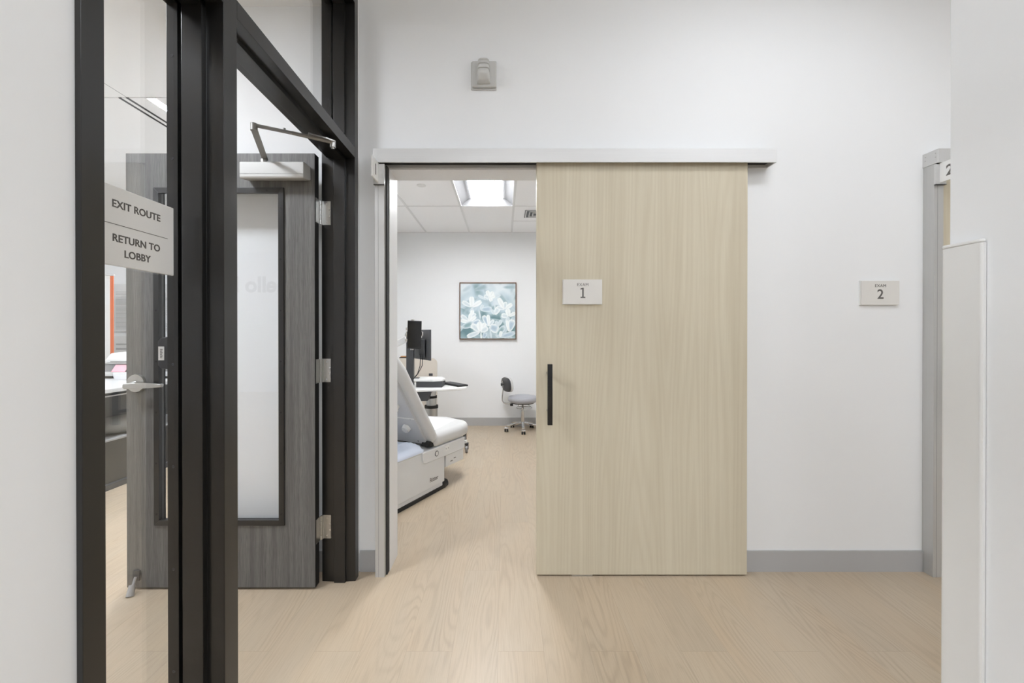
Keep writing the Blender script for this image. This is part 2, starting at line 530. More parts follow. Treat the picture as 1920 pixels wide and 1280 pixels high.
# lobby ceiling with a joint line and two slots
w = MB()
w.box(-6.0, -0.925, -5.0, 3.162, HL, HL + 0.05)
w.box(-6.0, -2.862, 3.17, 5.6, HL, HL + 0.05)
w.box(-2.837, -2.807, 3.17, 5.6, HL, HL + 0.05)
w.box(-2.782, -2.66, 3.17, 5.6, HL, HL + 0.05)
w.box(-2.588, -1.9, 3.17, 5.6, HL, HL + 0.05)
w.box(-6.0, -1.9, 3.15, 5.6, HL + 0.06, HL + 0.1)
w.box(-1.9, -1.5, WY1, 3.17, HL, HL + 0.05)
cl = struct(w.build('ceiling_lobby', M['ceil'], smooth=0), 'white lobby ceiling with a long slot air diffuser', 'ceiling')
g = MB()
g.box(-2.8618, -2.8372, 3.172, 5.6, HL + 0.0005, HL + 0.03).box(-2.8068, -2.7822, 3.172, 5.6, HL + 0.0005, HL + 0.03)
g.box(-2.792, -2.7885, 1.0, 3.162, HL - 0.0004, HL + 0.002)
g.box(-6.0, -1.9, 3.162, 3.17, HL + 0.012, HL + 0.016)
g.build('diffuser_slot', M['blackdeep'], cl, smooth=0)

def baseboard(name, segs, label):
    w = MB()
    for a in segs: w.box(*a, 0, 0.112)
    return struct(w.build(name, M['base'], smooth=0), label, 'baseboard')
baseboard('baseboard_back', [(-0.77, -0.673, WY0 - 0.008, WY0), (0.47, 2.240, WY0 - 0.008, WY0), (3.45, 6.0, WY0 - 0.008, WY0)], 'grey vinyl baseboard along the sliding door wall')
baseboard('baseboard_lobby', [(-1.5, -0.926, WY0 - 0.008, WY0)], 'grey baseboard behind the open charcoal door')
baseboard('baseboard_exam', [(-1.78, 1.75, 5.892, 5.9)], 'grey baseboard along the exam room back wall')
baseboard('baseboard_left', [(LX, LX + 0.008, -5.0, 0.765)], 'grey baseboard along the left corridor wall')
baseboard('baseboard_right', [(RX - 0.008, RX, 0.3, 0.92)], 'grey baseboard under the right corridor wall')

# ------------------------------------------------------------------ black hollow metal frame: sidelight, doorway, transom
fr = thing('window_1', (-0.845, 1.5, 0), 'black steel frame with tall glass sidelight, doorway and transom', 'window', kind='structure')
S0, S1, SD = -0.868, -0.812, 0.016      # the raised stop in the middle of each reveal
YA, YB, YC, YD = (0.772, 0.818), (1.165, 1.224), (2.19, 2.237), None
ZH0, ZH1, ZT0, ZT1 = 2.175, 2.228, 2.965, 3.015
def post(y0, y1, lo, hi, PX0=PX0):
    p = [(PX0, y0), (PX1, y0), (PX1, y1)]
    if hi: p += [(S1, y1), (S1, y1 + SD), (S0, y1 + SD), (S0, y1)]
    p += [(PX0, y1)]
    if lo: p += [(PX0, y0), (S0, y0), (S0, y0 - SD), (S1, y0 - SD), (S1, y0)]
    q = []
    for a in p:
        if a not in q: q.append(a)
    # walk round in order
    q = [(PX1, y0), (PX1, y1)] + ([(S1, y1), (S1, y1 + SD), (S0, y1 + SD), (S0, y1)] if hi else []) + [(PX0, y1), (PX0, y0)] + ([(S0, y0), (S0, y0 - SD), (S1, y0 - SD), (S1, y0)] if lo else [])
    return MB().prism(q, 'z', 0, ZT1, 0.0018, 2).build('post', M['black'], fr)
post(*YA, False, True); post(*YB, True, True); post(*YC, True, False, -0.935)
def rail(name, z0, z1, lo, hi, y0, y1):
    q = [(PX1, z0), (PX1, z1)] + ([(S1, z1), (S1, z1 + SD), (S0, z1 + SD), (S0, z1)] if hi else []) + [(PX0, z1), (PX0, z0)] + ([(S0, z0), (S0, z0 - SD), (S1, z0 - SD), (S1, z0)] if lo else [])
    return MB().prism(q, 'y', y0, y1, 0.0018, 2).build(name, M['black'], fr)
rail('header', ZH0, ZH1, True, True, YA[1], YB[0])
rail('header', ZH0, ZH1, True, True, YB[1], YC[0])
rail('head_rail', ZT0, ZT1, True, False, YA[1], YB[0])
rail('head_rail', ZT0, ZT1, True, False, YB[1], YC[0])
rail('sill_rail', 0.0, 0.10, False, True, YA[1], YB[0])
GX = -0.875
def glazed(y0, y1, z0, z1, zscrew, yscrew_side):
    """bead on the lobby side of the stop, glass held between, screws in the bead"""
    b = MB()
    bw = 0.014
    b.box(PX0 + 0.001, GX - 0.004, y0, y0 + bw, z0, z1, 0.001).box(PX0 + 0.001, GX - 0.004, y1 - bw, y1, z0, z1, 0.001)
    b.box(PX0 + 0.001, GX - 0.004, y0 + bw, y1 - bw, z0, z0 + bw, 0.001).box(PX0 + 0.001, GX - 0.004, y0 + bw, y1 - bw, z1 - bw, z1, 0.001)
    bead = b.build('glazing_bead', M['black'], fr)
    for z in zscrew:
        yy = y1 - bw
        MB().cyl((-0.893, yy - 0.0006, z), (-0.893, yy + 0.001, z), 0.0030, 12).ring((-0.893, yy - 0.0006, z), 0.0030, 0.0008, 'y', 16, 6).build('screw', M['dark'], bead)
    MB().box(GX - 0.003, GX + 0.003, y0 + 0.002, y1 - 0.002, z0 + 0.002, z1 - 0.002).build('glass_pane', M['glass'], fr, smooth=0)
glazed(YA[1], YB[0], 0.10, ZH0, [0.36 + 0.277 * i for i in range(7)], 1)
glazed(YA[1], YB[0], ZH1, ZT0, [2.4, 2.65], 1)
glazed(YB[1], YC[0], ZH1, ZT0, [2.465, 2.685, 2.9], 1)

# ------------------------------------------------------------------ open charcoal swing door
dr = thing('door_1', (-0.939, 2.14, 0), 'charcoal woodgrain door with narrow glass lite, standing open against wall', 'door', kind='structure')
DX0, DX1, DY0, DY1, DZ0, DZ1 = -1.874, -0.939, 2.117, 2.162, 0.012, 2.166
OX0, OX1, OZ0, OZ1 = -1.722, -1.101, 0.334, 1.983       # glass opening
lf = MB()
lf.box(DX0, OX0, DY0, DY1, DZ0, DZ1).box(OX1, DX1, DY0, DY1, DZ0, DZ1)
lf.box(OX0, OX1, DY0, DY1, DZ0, OZ0).box(OX0, OX1, DY0, DY1, OZ1, DZ1)
lf.build('door_leaf', M['gwood'], dr, smooth=0)
MB().box(DX1 - 0.0005, DX1 + 0.0015, DY0 + 0.001, DY1 - 0.001, DZ0, DZ1 - 0.002).build('edge_band', M['blackdeep'], dr, smooth=0)
lt = MB().frame(OX0 - 0.012, OX1 + 0.012, OZ0 - 0.012, OZ1 + 0.012, 0.027, DY0 - 0.008, DY0 + 0.012, 0.001)
lt.frame(OX0 - 0.012, OX1 + 0.012, OZ0 - 0.012, OZ1 + 0.012, 0.014, DY1, DY1 + 0.006, 0.001)
lite = lt.build('lite_frame', M['black'], dr)
for i in range(8):
    z = 0.40 + i * 0.2520 - 0.02
    for x in (OX0 + 0.002, OX1 - 0.002):
        if z < OZ1: MB().cyl((x, DY0 - 0.0092, z), (x, DY0 - 0.006, z), 0.005, 12).build('screw', M['blackdeep'], lite)
for x in (-1.55, -1.36, -1.172):
    MB().cyl((x, DY0 - 0.0092, OZ1 - 0.002), (x, DY0 - 0.006, OZ1 - 0.002), 0.005, 12).build('screw', M['blackdeep'], lite)
MB().box(OX0 + 0.001, OX1 - 0.001, 2.137, 2.142, OZ0 + 0.001, OZ1 - 0.001).build('glass_pane', M['glass'], dr, smooth=0)
# closer
cb = MB().prism([(DY0, 2.036), (DY0, 2.098), (2.052, 2.098), (2.041, 2.094), (2.041, 2.022), (2.046, 2.016), (DY0, 2.030)], 'x', -1.265, -0.958, 0.004, 2).build('closer_body', M['closer'], dr)
MB().box(-1.262, -0.961, 2.0402, 2.042, 2.037, 2.0385).build('seam_line', M['grey'], cb)
MB().cyl((-1.165, 2.075, 2.095), (-1.165, 2.075, 2.118), 0.014).build('spindle', M['steel'], cb)
ar = MB().bar((-1.165, 2.085, 2.121), (-1.053, 1.80, 2.135), 0.026, 0.007, 0.001)
ar.cyl((-1.053, 1.80, 2.128), (-1.053, 1.80, 2.157), 0.014)
ar.build('closer_arm', M['arm'], dr)
ar = MB().bar((-1.053, 1.80, 2.151), (-0.842, 1.93, 2.155), 0.022, 0.008, 0.001)
ar.cyl((-0.93, 1.874, 2.153), (-0.785, 1.966, 2.152), 0.008)
ar.cyl((-0.955, 1.858, 2.155), (-0.955, 1.858, 2.166), 0.005)
ar.build('closer_arm', M['arm'], dr)
sh = MB().prism([(-0.872, 1.90), (-0.858, 1.875), (-0.80, 1.925), (-0.776, 1.955), (-0.782, 1.978), (-0.80, 1.985), (-0.84, 1.95)], 'z', 2.1515, 2.1585, 0.001)
sh.cyl((-0.787, 1.965, 2.128), (-0.787, 1.965, 2.16), 0.0125).cyl((-0.787, 1.965, 2.122), (-0.787, 1.965, 2.13), 0.007)
sh.build('closer_shoe', M['steel'], dr)
# lever
rose = MB().cyl((-1.82, 2.118, 1.028), (-1.82, 2.104, 1.028), 0.045, 36, 0.043).cyl((-1.82, 2.104, 1.028), (-1.82, 2.062, 1.02), 0.012).build('lever_rose', M['steel'], dr)
lv = MB().prism([(-1.835, 1.013), (-1.828, 1.006), (-1.76, 1.009), (-1.70, 1.012), (-1.648, 1.015), (-1.645, 1.032), (-1.70, 1.035), (-1.76, 1.036), (-1.828, 1.034), (-1.835, 1.027)], 'y', 2.047, 2.066, 0.005, 3)
lv.build('lever', M['steel'], rose)
# hinges: plate on the leaf edge, plate on the jamb, knuckle between
for zc in (1.89, 1.085, 0.283):
    h = MB().box(DX1 + 0.0015, DX1 + 0.004, 2.124, 2.170, zc - 0.06, zc + 0.06)
    h.box(-0.93, -0.888, 2.1855, 2.1898, zc - 0.06, zc + 0.06).box(-0.937, -0.925, 2.176, 2.186, zc - 0.06, zc + 0.06)
    for k in range(5):
        h.cyl((-0.9345, 2.176, zc - 0.06 + k * 0.0242), (-0.9345, 2.176, zc - 0.06 + k * 0.0242 + 0.0225), 0.0065, 14)
    hg = h.build('hinge', M['steel'], dr)
    for dz in (-0.045, -0.015, 0.015, 0.045):
        xx = -0.892 if abs(dz) < 0.02 else -0.907
        MB().cyl((xx, 2.1858, zc + dz), (xx, 2.184, zc + dz), 0.0042, 12).build('screw', M['chrome'], hg)
# kick-down holder at the foot of the leaf
MB().box(-1.838, -1.806, 2.106, 2.117, 0.05, 0.10, 0.002).build('holder_plate', M['dark'], dr)
k = MB().cyl((-1.822, 2.106, 0.07), (-1.817, 2.080, 0.03), 0.006)
k.cyl((-1.818, 2.082, 0.045), (-1.812, 2.062, 0.0), 0.013, 16, 0.017)
k.build('door_holder', M['grey'], dr)

# card reader on the lobby side of the mullion
rd = thing('card_reader', (-0.945, 1.20, 1.19), 'slim black card reader with white label beside the glass sidelight', 'card reader')
MB().prism([(PX0, 1.172), (-0.948, 1.177), (-0.957, 1.186), (-0.957, 1.253), (-0.948, 1.262), (PX0, 1.268)], 'y', 1.178, 1.214, 0.003).build('reader_body', M['dark'], rd)
lb = MB().box(-0.954, -0.938, 1.1772, 1.1782, 1.200, 1.238).build('sticker', M['sign'], rd)
q = MB()
for i in range(9): q.box(-0.949, -0.944 + 0.001 * (i % 3), 1.1768, 1.1773, 1.206 + i * 0.003, 1.2075 + i * 0.003)
q.build('lettering', M['ink'], lb)

# exit route sign on the sidelight glass
def face_text(mb, s, size, origin, xdir, updir, off=0.0, sp=1.0, ex=0.0006, align='CENTER'):
    x = Vector(xdir).normalized(); u = Vector(updir).normalized(); n = x.cross(u)
    m = Matrix((x, u, n)).transposed().to_4x4()
    m.translation = Vector(origin)
    mb.M = m
    mb.text(s, size, ex, align, off, sp)
    mb.M = Matrix.Identity(4)
sx = GX + 0.003
es = thing('exit_sign', (sx, 1.008, 1.425), 'white acrylic sign reading exit route and return to lobby, on sidelight glass', 'sign')
MB().box(sx, sx + 0.007, 0.897, 1.119, 1.425, 1.602, 0.002).build('sign_plate', M['sign'], es)
MB().box(sx + 0.0068, sx + 0.0074, 0.905, 1.098, 1.5165, 1.5178).build('dividing_line', M['ink'], es)
fx = sx + 0.0072
for rows in ((('EXIT ROUTE', 1.555),), (('RETURN TO', 1.479), ('LOBBY', 1.447))):
    t = MB()
    for txt, zz in rows:
        face_text(t, txt, 0.0235, (fx, 1.008, zz), (0, 1, 0), (0, 0, 1), 0.00035, 1.02)
    t.build('lettering', M['ink'], es)

# ------------------------------------------------------------------ sliding door kit: jamb, track, flag sign (exam 1), copied for exam 2
jb = thing('trim_1', (-0.648, 2.235, 0), 'satin aluminium jamb and reveal of the open exam room doorway', 'door frame', kind='structure')
MB().box(-0.673, -0.624, 2.225, WY0, 0, 2.157, 0.001).build('jamb', M['aluz'], jb)
MB().box(-0.6565, -0.6545, 2.2245, 2.2252, 0, 2.045).build('jamb_groove', M['grey'], jb)
MB().box(-0.624, -0.616, 2.250, 2.29, 0, 2.157).build('brush_seal', M['brush'], jb)
MB().box(-0.622, -0.612, 2.288, WY1 + 0.004, 0, 2.157, 0.001).build('reveal', M['reveal'], jb)
MB().box(0.44, 0.45, 2.288, WY1 + 0.004, 0, 2.157, 0.001).build('reveal', M['reveal'], jb)
MB().box(-0.612, 0.44, 2.288, WY1 + 0.004, 2.150, 2.16, 0.001).build('head_reveal', M['reveal'], jb)

tk = thing('door_track', (0.35, 2.24, 2.157), 'long satin aluminium track over the half-open wood sliding door', 'door track')
tr = MB()
tr.box(-0.675, 1.405, 2.203, 2.211, 2.157, 2.228, 0.001)
tr.box(-0.675, 1.405, 2.211, WY0, 2.2, 2.228)
tr.box(-0.675, 1.405, 2.279, WY0, 2.157, 2.2)
tr.build('track_cover', M['alu'], tk)
for x0, x1 in ((-0.676, -0.671), (1.401, 1.406)):
    ec = MB().box(x0, x1, 2.204, WY0, 2.1565, 2.2275, 0.0008).build('end_cap', M['alu'], tk)
    for y, z in ((2.216, 2.208), (2.216, 2.188), (2.27, 2.208), (2.27, 2.188)):
        xx = x0 if x0 < 0 else x1
        MB().cyl((xx - 0.0012, y, z), (xx + 0.0012, y, z), 0.003, 10).build('screw', M['steel'], ec)
MB().box(-0.66, 1.39, 2.2115, 2.2785, 2.172, 2.186).build('rail', M['blackdeep'], tk)

def flag(label, digit):
    fl = thing('flag_sign', (-0.654, 2.18, 2.05), label, 'sign', group='flag signs by the exam doors')
    br = MB().box(-0.677, -0.620, 2.214, 2.225, 2.047, 2.153, 0.002).build('bracket', M['alu'], fl)
    MB().box(-0.6765, -0.6205, 2.212, 2.2245, 2.0455, 2.0475).build('shadow_gap', M['dark'], br)
    MB().box(-0.657, -0.650, 2.112, 2.214, 2.055, 2.156, 0.001).build('sign_plate', M['sign'], fl)
    for xf, yd in ((-0.6498, 1), (-0.6572, -1)):
        t = MB()
        face_text(t, digit, 0.075, (xf, 2.163, 2.08), (0, yd, 0), (0, 0, 1), 0.0015)
        t.build('lettering', M['ink'], fl)
    return fl
flag('white flag sign numbered 1 projecting above the open exam doorway', '1')

d1 = thing('door_2', (0.72, 2.255, 0), 'pale ash sliding door half open, black pull bar at its left edge', 'sliding door', kind='structure')
MB().box(0.171, 1.275, 2.235, 2.275, 0.008, 2.185, 0.0015).build('door_leaf', M['wood'], d1)
pb = MB().box(0.2215, 0.2465, 2.165, 2.187, 0.808, 1.118, 0.0012).build('pull_bar', M['screen'], d1)
for z in (0.872, 1.068): MB().cyl((0.232, 2.186, z), (0.232, 2.2355, z), 0.009, 16).build('standoff', M['black'], pb)
MB().box(0.355, 0.465, 2.236, 2.274, 0.0, 0.0085).build('floor_guide', M['steel'], d1)

# exam 2: the same kit further along the wall
DXX = 2.914
j2 = copy_tree(jb, None, Vector((DXX, 0, 0))); j2.name = 'trim_2'
tag(j2, 'satin aluminium jamb of the exam 2 doorway beside the right wall', 'door frame')
t2 = copy_tree(tk, None, Vector((DXX, 0, 0)))
tag(t2, 'aluminium track end with screws above the exam 2 doorway', 'door track')
flag_o = flag('white flag sign numbered 2 projecting beside the right wall corner', '2')
flag_o.location.x += DXX
d3 = copy_tree(d1, None, Vector((DXX - 0.171 - 0.616, 0, 0))); d3.name = 'door_3'
tag(d3, 'closed pale sliding door of exam 2, only its edge showing', 'sliding door')

# room signs
def room_sign(label, x0, y, digit, bar):
    s = thing('room_sign', (x0 + 0.103, y, 1.425), label, 'sign', group='exam room number signs')
    MB().box(x0, x0 + 0.206, y - 0.006, y, 1.425, 1.556, 0.001).build('back_plate', M['signback'], s)
    MB().box(x0 + 0.003, x0 + 0.2055, y - 0.013, y - 0.006, 1.4265, 1.5545, 0.001).build('sign_plate', M['roomsign'], s)
    t = MB()
    f = y - 0.0132
    face_text(t, 'EXAM', 0.0215, (x0 + 0.104, f, 1.521), (1, 0, 0), (0, 0, 1), 0.0, 1.12)
    if digit == '1':
        cx = x0 + 0.105
        t.prism([(cx - 0.0125, 1.4585), (cx + 0.0125, 1.4585), (cx + 0.0125, 1.4655), (cx + 0.004, 1.4655), (cx + 0.004, 1.512), (cx - 0.002, 1.512), (cx - 0.0125, 1.5085), (cx - 0.0125, 1.502), (cx - 0.004, 1.505), (cx - 0.004, 1.4655), (cx - 0.0125, 1.4655)], 'y', f, f + 0.0008)
    else:
        face_text(t, digit, 0.071, (x0 + 0.104, f, 1.4595), (1, 0, 0), (0, 0, 1), 0.0009)
    t.build('lettering', M['ink'], s)
    return s
room_sign('white sign reading exam 1 mounted on the pale sliding door', 0.306, 2.235, '1', True)
room_sign('white sign reading exam 2 mounted on the white wall', 1.900, WY0, '2', False)

# wall strobe
st = thing('wall_strobe', (-0.11, WY0, 2.58), 'small ribbed grey strobe beacon high on the white wall', 'strobe light')
bp = MB().box(-0.176, -0.04, WY0 - 0.009, WY0, 2.572, 2.718, 0.002)
bp.box(-0.169, -0.040, WY0 - 0.026, WY0 - 0.009, 2.578, 2.716, 0.006, 3)
bp.build('back_plate', M['strobe'], st)
dm = MB()
zs = [2.600, 2.622, 2.628, 2.640, 2.646, 2.658, 2.664, 2.676, 2.682, 2.694, 2.700]
out = [0.072, 0.072, 0.066, 0.066, 0.072, 0.072, 0.064, 0.064, 0.068, 0.068, 0.060]
def dome_ring(hw, d, z):
    y = WY0 - 0.026
    pts = []
    for i in range(13):
        a = math.pi * i / 12
        c, s = math.cos(a), math.sin(a)
        e = 0.55
        pts.append((-0.107 + hw * math.copysign(abs(c) ** e, c), y - d * abs(s) ** e, z))
    return pts
levels = [(0.0345, 0.030, 2.592), (0.035, 0.040, 2.599), (0.0345, 0.054, 2.614), (0.034, 0.057, 2.626), (0.0335, 0.057, 2.632), (0.029, 0.047, 2.6335), (0.030, 0.050, 2.646), (0.0335, 0.056, 2.648),
          (0.0335, 0.056, 2.656), (0.029, 0.046, 2.6575), (0.030, 0.048, 2.670), (0.033, 0.054, 2.672), (0.0325, 0.053, 2.680), (0.028, 0.043, 2.6815), (0.029, 0.044, 2.692), (0.031, 0.048, 2.694), (0.030, 0.043, 2.702), (0.025, 0.030, 2.711)]
v = []; fcs = []
for l in levels: v += dome_ring(*l)
for j in range(len(levels) - 1):
    for i in range(12):
        fcs.append((j * 13 + i, j * 13 + i + 1, (j + 1) * 13 + i + 1, (j + 1) * 13 + i))
fcs += [tuple(range(13))[::-1], tuple(range((len(levels) - 1) * 13, len(levels) * 13))]
dm._add(v, fcs)
dm.build('ribbed_lens', M['strobe'], st, smooth=50)

# corner guard on the right wall
cg = thing('corner_guard', (RX, RY, 0.11), 'tall white plastic corner guard with domed cap on wall end', 'corner guard')
o_ = 0.011
def guard_poly(o, e):
    # L-shaped cover round the corner, rounded nose
    pts = [(RX - 0.001, RY - 0.076 - 0.0), (RX - o * 0.7, RY - 0.0765), (RX - o, RY - 0.071)]
    for i in range(7):
        a = math.pi - math.pi / 2 * i / 6
        pts.append((RX - o + 0.008 + 0.008 * math.cos(a) + 0.0, RY + o - 0.008 + 0.008 * math.sin(a)))
    pts += [(RX + 0.071, RY + o), (RX + 0.0765, RY + o * 0.7), (RX + 0.076, RY + 0.001), (RX - 0.001, RY + 0.001)]
    return pts
MB().prism(guard_poly(o_, 0), 'z', 0.112, 1.472).build('guard_cover', M['white'], cg)
MB().prism(guard_poly(o_ + 0.001, 0), 'z', 1.4725, 1.480, 0.003, 3).build('end_cap', M['white'], cg)

# ------------------------------------------------------------------ lamps and added fill lights
def lamp(name, label, x0, x1, y0, y1, z, lens, grp=None):
    l = thing(name, ((x0 + x1) / 2, (y0 + y1) / 2, z), label, 'ceiling light', group=grp)
    f = MB().box(x0, x1, y0, y0 + 0.02, z - 0.012, z).box(x0, x1, y1 - 0.02, y1, z - 0.012, z).box(x0, x0 + 0.02, y0 + 0.02, y1 - 0.02, z - 0.012, z).box(x1 - 0.02, x1, y0 + 0.02, y1 - 0.02, z - 0.012, z)
    f.build('lamp_frame', M['white'], l, smooth=0)
    MB().box(x0 + 0.02, x1 - 0.02, y0 + 0.02, y1 - 0.02, z - 0.009, z - 0.001).build('diffuser', lens, l, smooth=0)
    return l
lamp('unseen_ceiling_light', 'long ceiling light nearest the sliding door wall', 0.9, 2.1, 1.02, 1.32, HC, M['lamp_main'])
lamp('unseen_ceiling_light', 'added long corridor ceiling light, second from the sliding door wall', -0.35, 0.65, -1.9, -0.7, HC, M['fill_hall'])  # this and the next: added behind the camera to brighten corridor walls
lamp('unseen_ceiling_light', 'added long corridor ceiling light nearest the rear wall', -0.35, 0.65, -4.2, -3.0, HC, M['fill_hall'])
lamp('unseen_ceiling_light', 'added long ceiling light in the side hall right of the wall end', 2.3, 3.5, -0.4, 0.0, HC, M['fill_side'])  # added out of view, with the next, to even out the back wall
lamp('unseen_ceiling_light', 'added long ceiling light deeper in the side hall', 2.3, 3.5, -2.8, -2.4, HC, M['fill_side'])
lamp('unseen_ceiling_light', 'added square lobby ceiling light near the glazed frame', -2.5, -1.9, 0.6, 1.2, HL, M['fill_lobby'])  # three unseen squares, added because the lobby was too dark
lamp('unseen_ceiling_light', 'added square lobby ceiling light toward the rear wall', -5.3, -4.7, -2.4, -1.8, HL, M['fill_lobby'])
lamp('unseen_ceiling_light', 'added square lobby ceiling light at the far left', -4.6, -4.0, 1.6, 2.2, HL, M['fill_lobby'])
ll = thing('linear_light', (-2.624, 4.3, HL), 'long bright recessed strip light in the lobby ceiling', 'ceiling light')
MB().box(-2.655, -2.593, 3.18, 5.58, HL + 0.004, HL + 0.012).build('diffuser', M['lamp_strip'], ll, smooth=0)
MB().box(-2.6595, -2.6555, 3.172, 5.59, HL, HL + 0.02).box(-2.5925, -2.5885, 3.172, 5.59, HL, HL + 0.02).box(-2.6555, -2.5925, 3.172, 3.178, HL, HL + 0.02).build('lamp_frame', M['white'], ll, smooth=0)

# exam room troffer: pan, two curved wings, central lens
tf = thing('troffer_light', (-0.185, 4.07, HE), 'bright recessed troffer light in the exam room tile ceiling', 'ceiling light')
x0, x1, y0, y1 = -0.463, 0.092, 3.474, 4.666
pan = MB()
xm = (x0 + x1) / 2
n = 10
prof_l = []
for i in range(n + 1):
    a = i / n
    prof_l.append((x0 + a * 0.11, HE + 0.004 + 0.075 * math.sin(a * math.pi / 2)))
v = []; fcs = []
for side in (0, 1):
    pr = prof_l if side == 0 else [(x1 - (p[0] - x0), p[1]) for p in prof_l]
    b = len(v)
    for p in pr: v += [(p[0], y0, p[1]), (p[0], y1, p[1])]
    for i in range(n):
        fcs.append((b + 2 * i, b + 2 * i + 1, b + 2 * i + 3, b + 2 * i + 2))
pan._add(v, fcs)
pan.box(x0 - 0.002, x1 + 0.002, y0 - 0.002, y0, HE, HE + 0.09).box(x0 - 0.002, x1 + 0.002, y1, y1 + 0.002, HE, HE + 0.09)
pan.build('reflector_pan', M['reflector'], tf)
MB().box(x0 + 0.111, x1 - 0.111, y0, y1, HE + 0.070, HE + 0.078).build('lens', M['lamp_exam'], tf, smooth=0)

sp = MB().cyl((-0.78, 4.03, HE - 0.003), (-0.78, 4.03, HE), 0.043, 36)
tag(sp.build('sprinkler_cover', M['white']), 'flat round white sprinkler cover in the exam room ceiling', 'sprinkler cover')
sp = thing('air_diffuser', (0.40, 4.99, HE), 'white louvred air diffuser in the exam ceiling, partly hidden by door', 'air vent')
dv = MB()
for i, s in enumerate((0.15, 0.11, 0.07)):
    dv.box(0.40 - s, 0.40 + s, 4.99 - s, 4.99 - s + 0.012, HE - 0.006 - i * 0.003, HE).box(0.40 - s, 0.40 + s, 4.99 + s - 0.012, 4.99 + s, HE - 0.006 - i * 0.003, HE)
    dv.box(0.40 - s, 0.40 - s + 0.012, 4.99 - s, 4.99 + s, HE - 0.006 - i * 0.003, HE).box(0.40 + s - 0.012, 0.40 + s, 4.99 - s, 4.99 + s, HE - 0.006 - i * 0.003, HE)
dv.build('louvre', M['white'], sp, smooth=0)
MB().box(0.24, 0.56, 4.83, 5.15, HE - 0.001, HE).build('throat', M['dark'], sp, smooth=0)

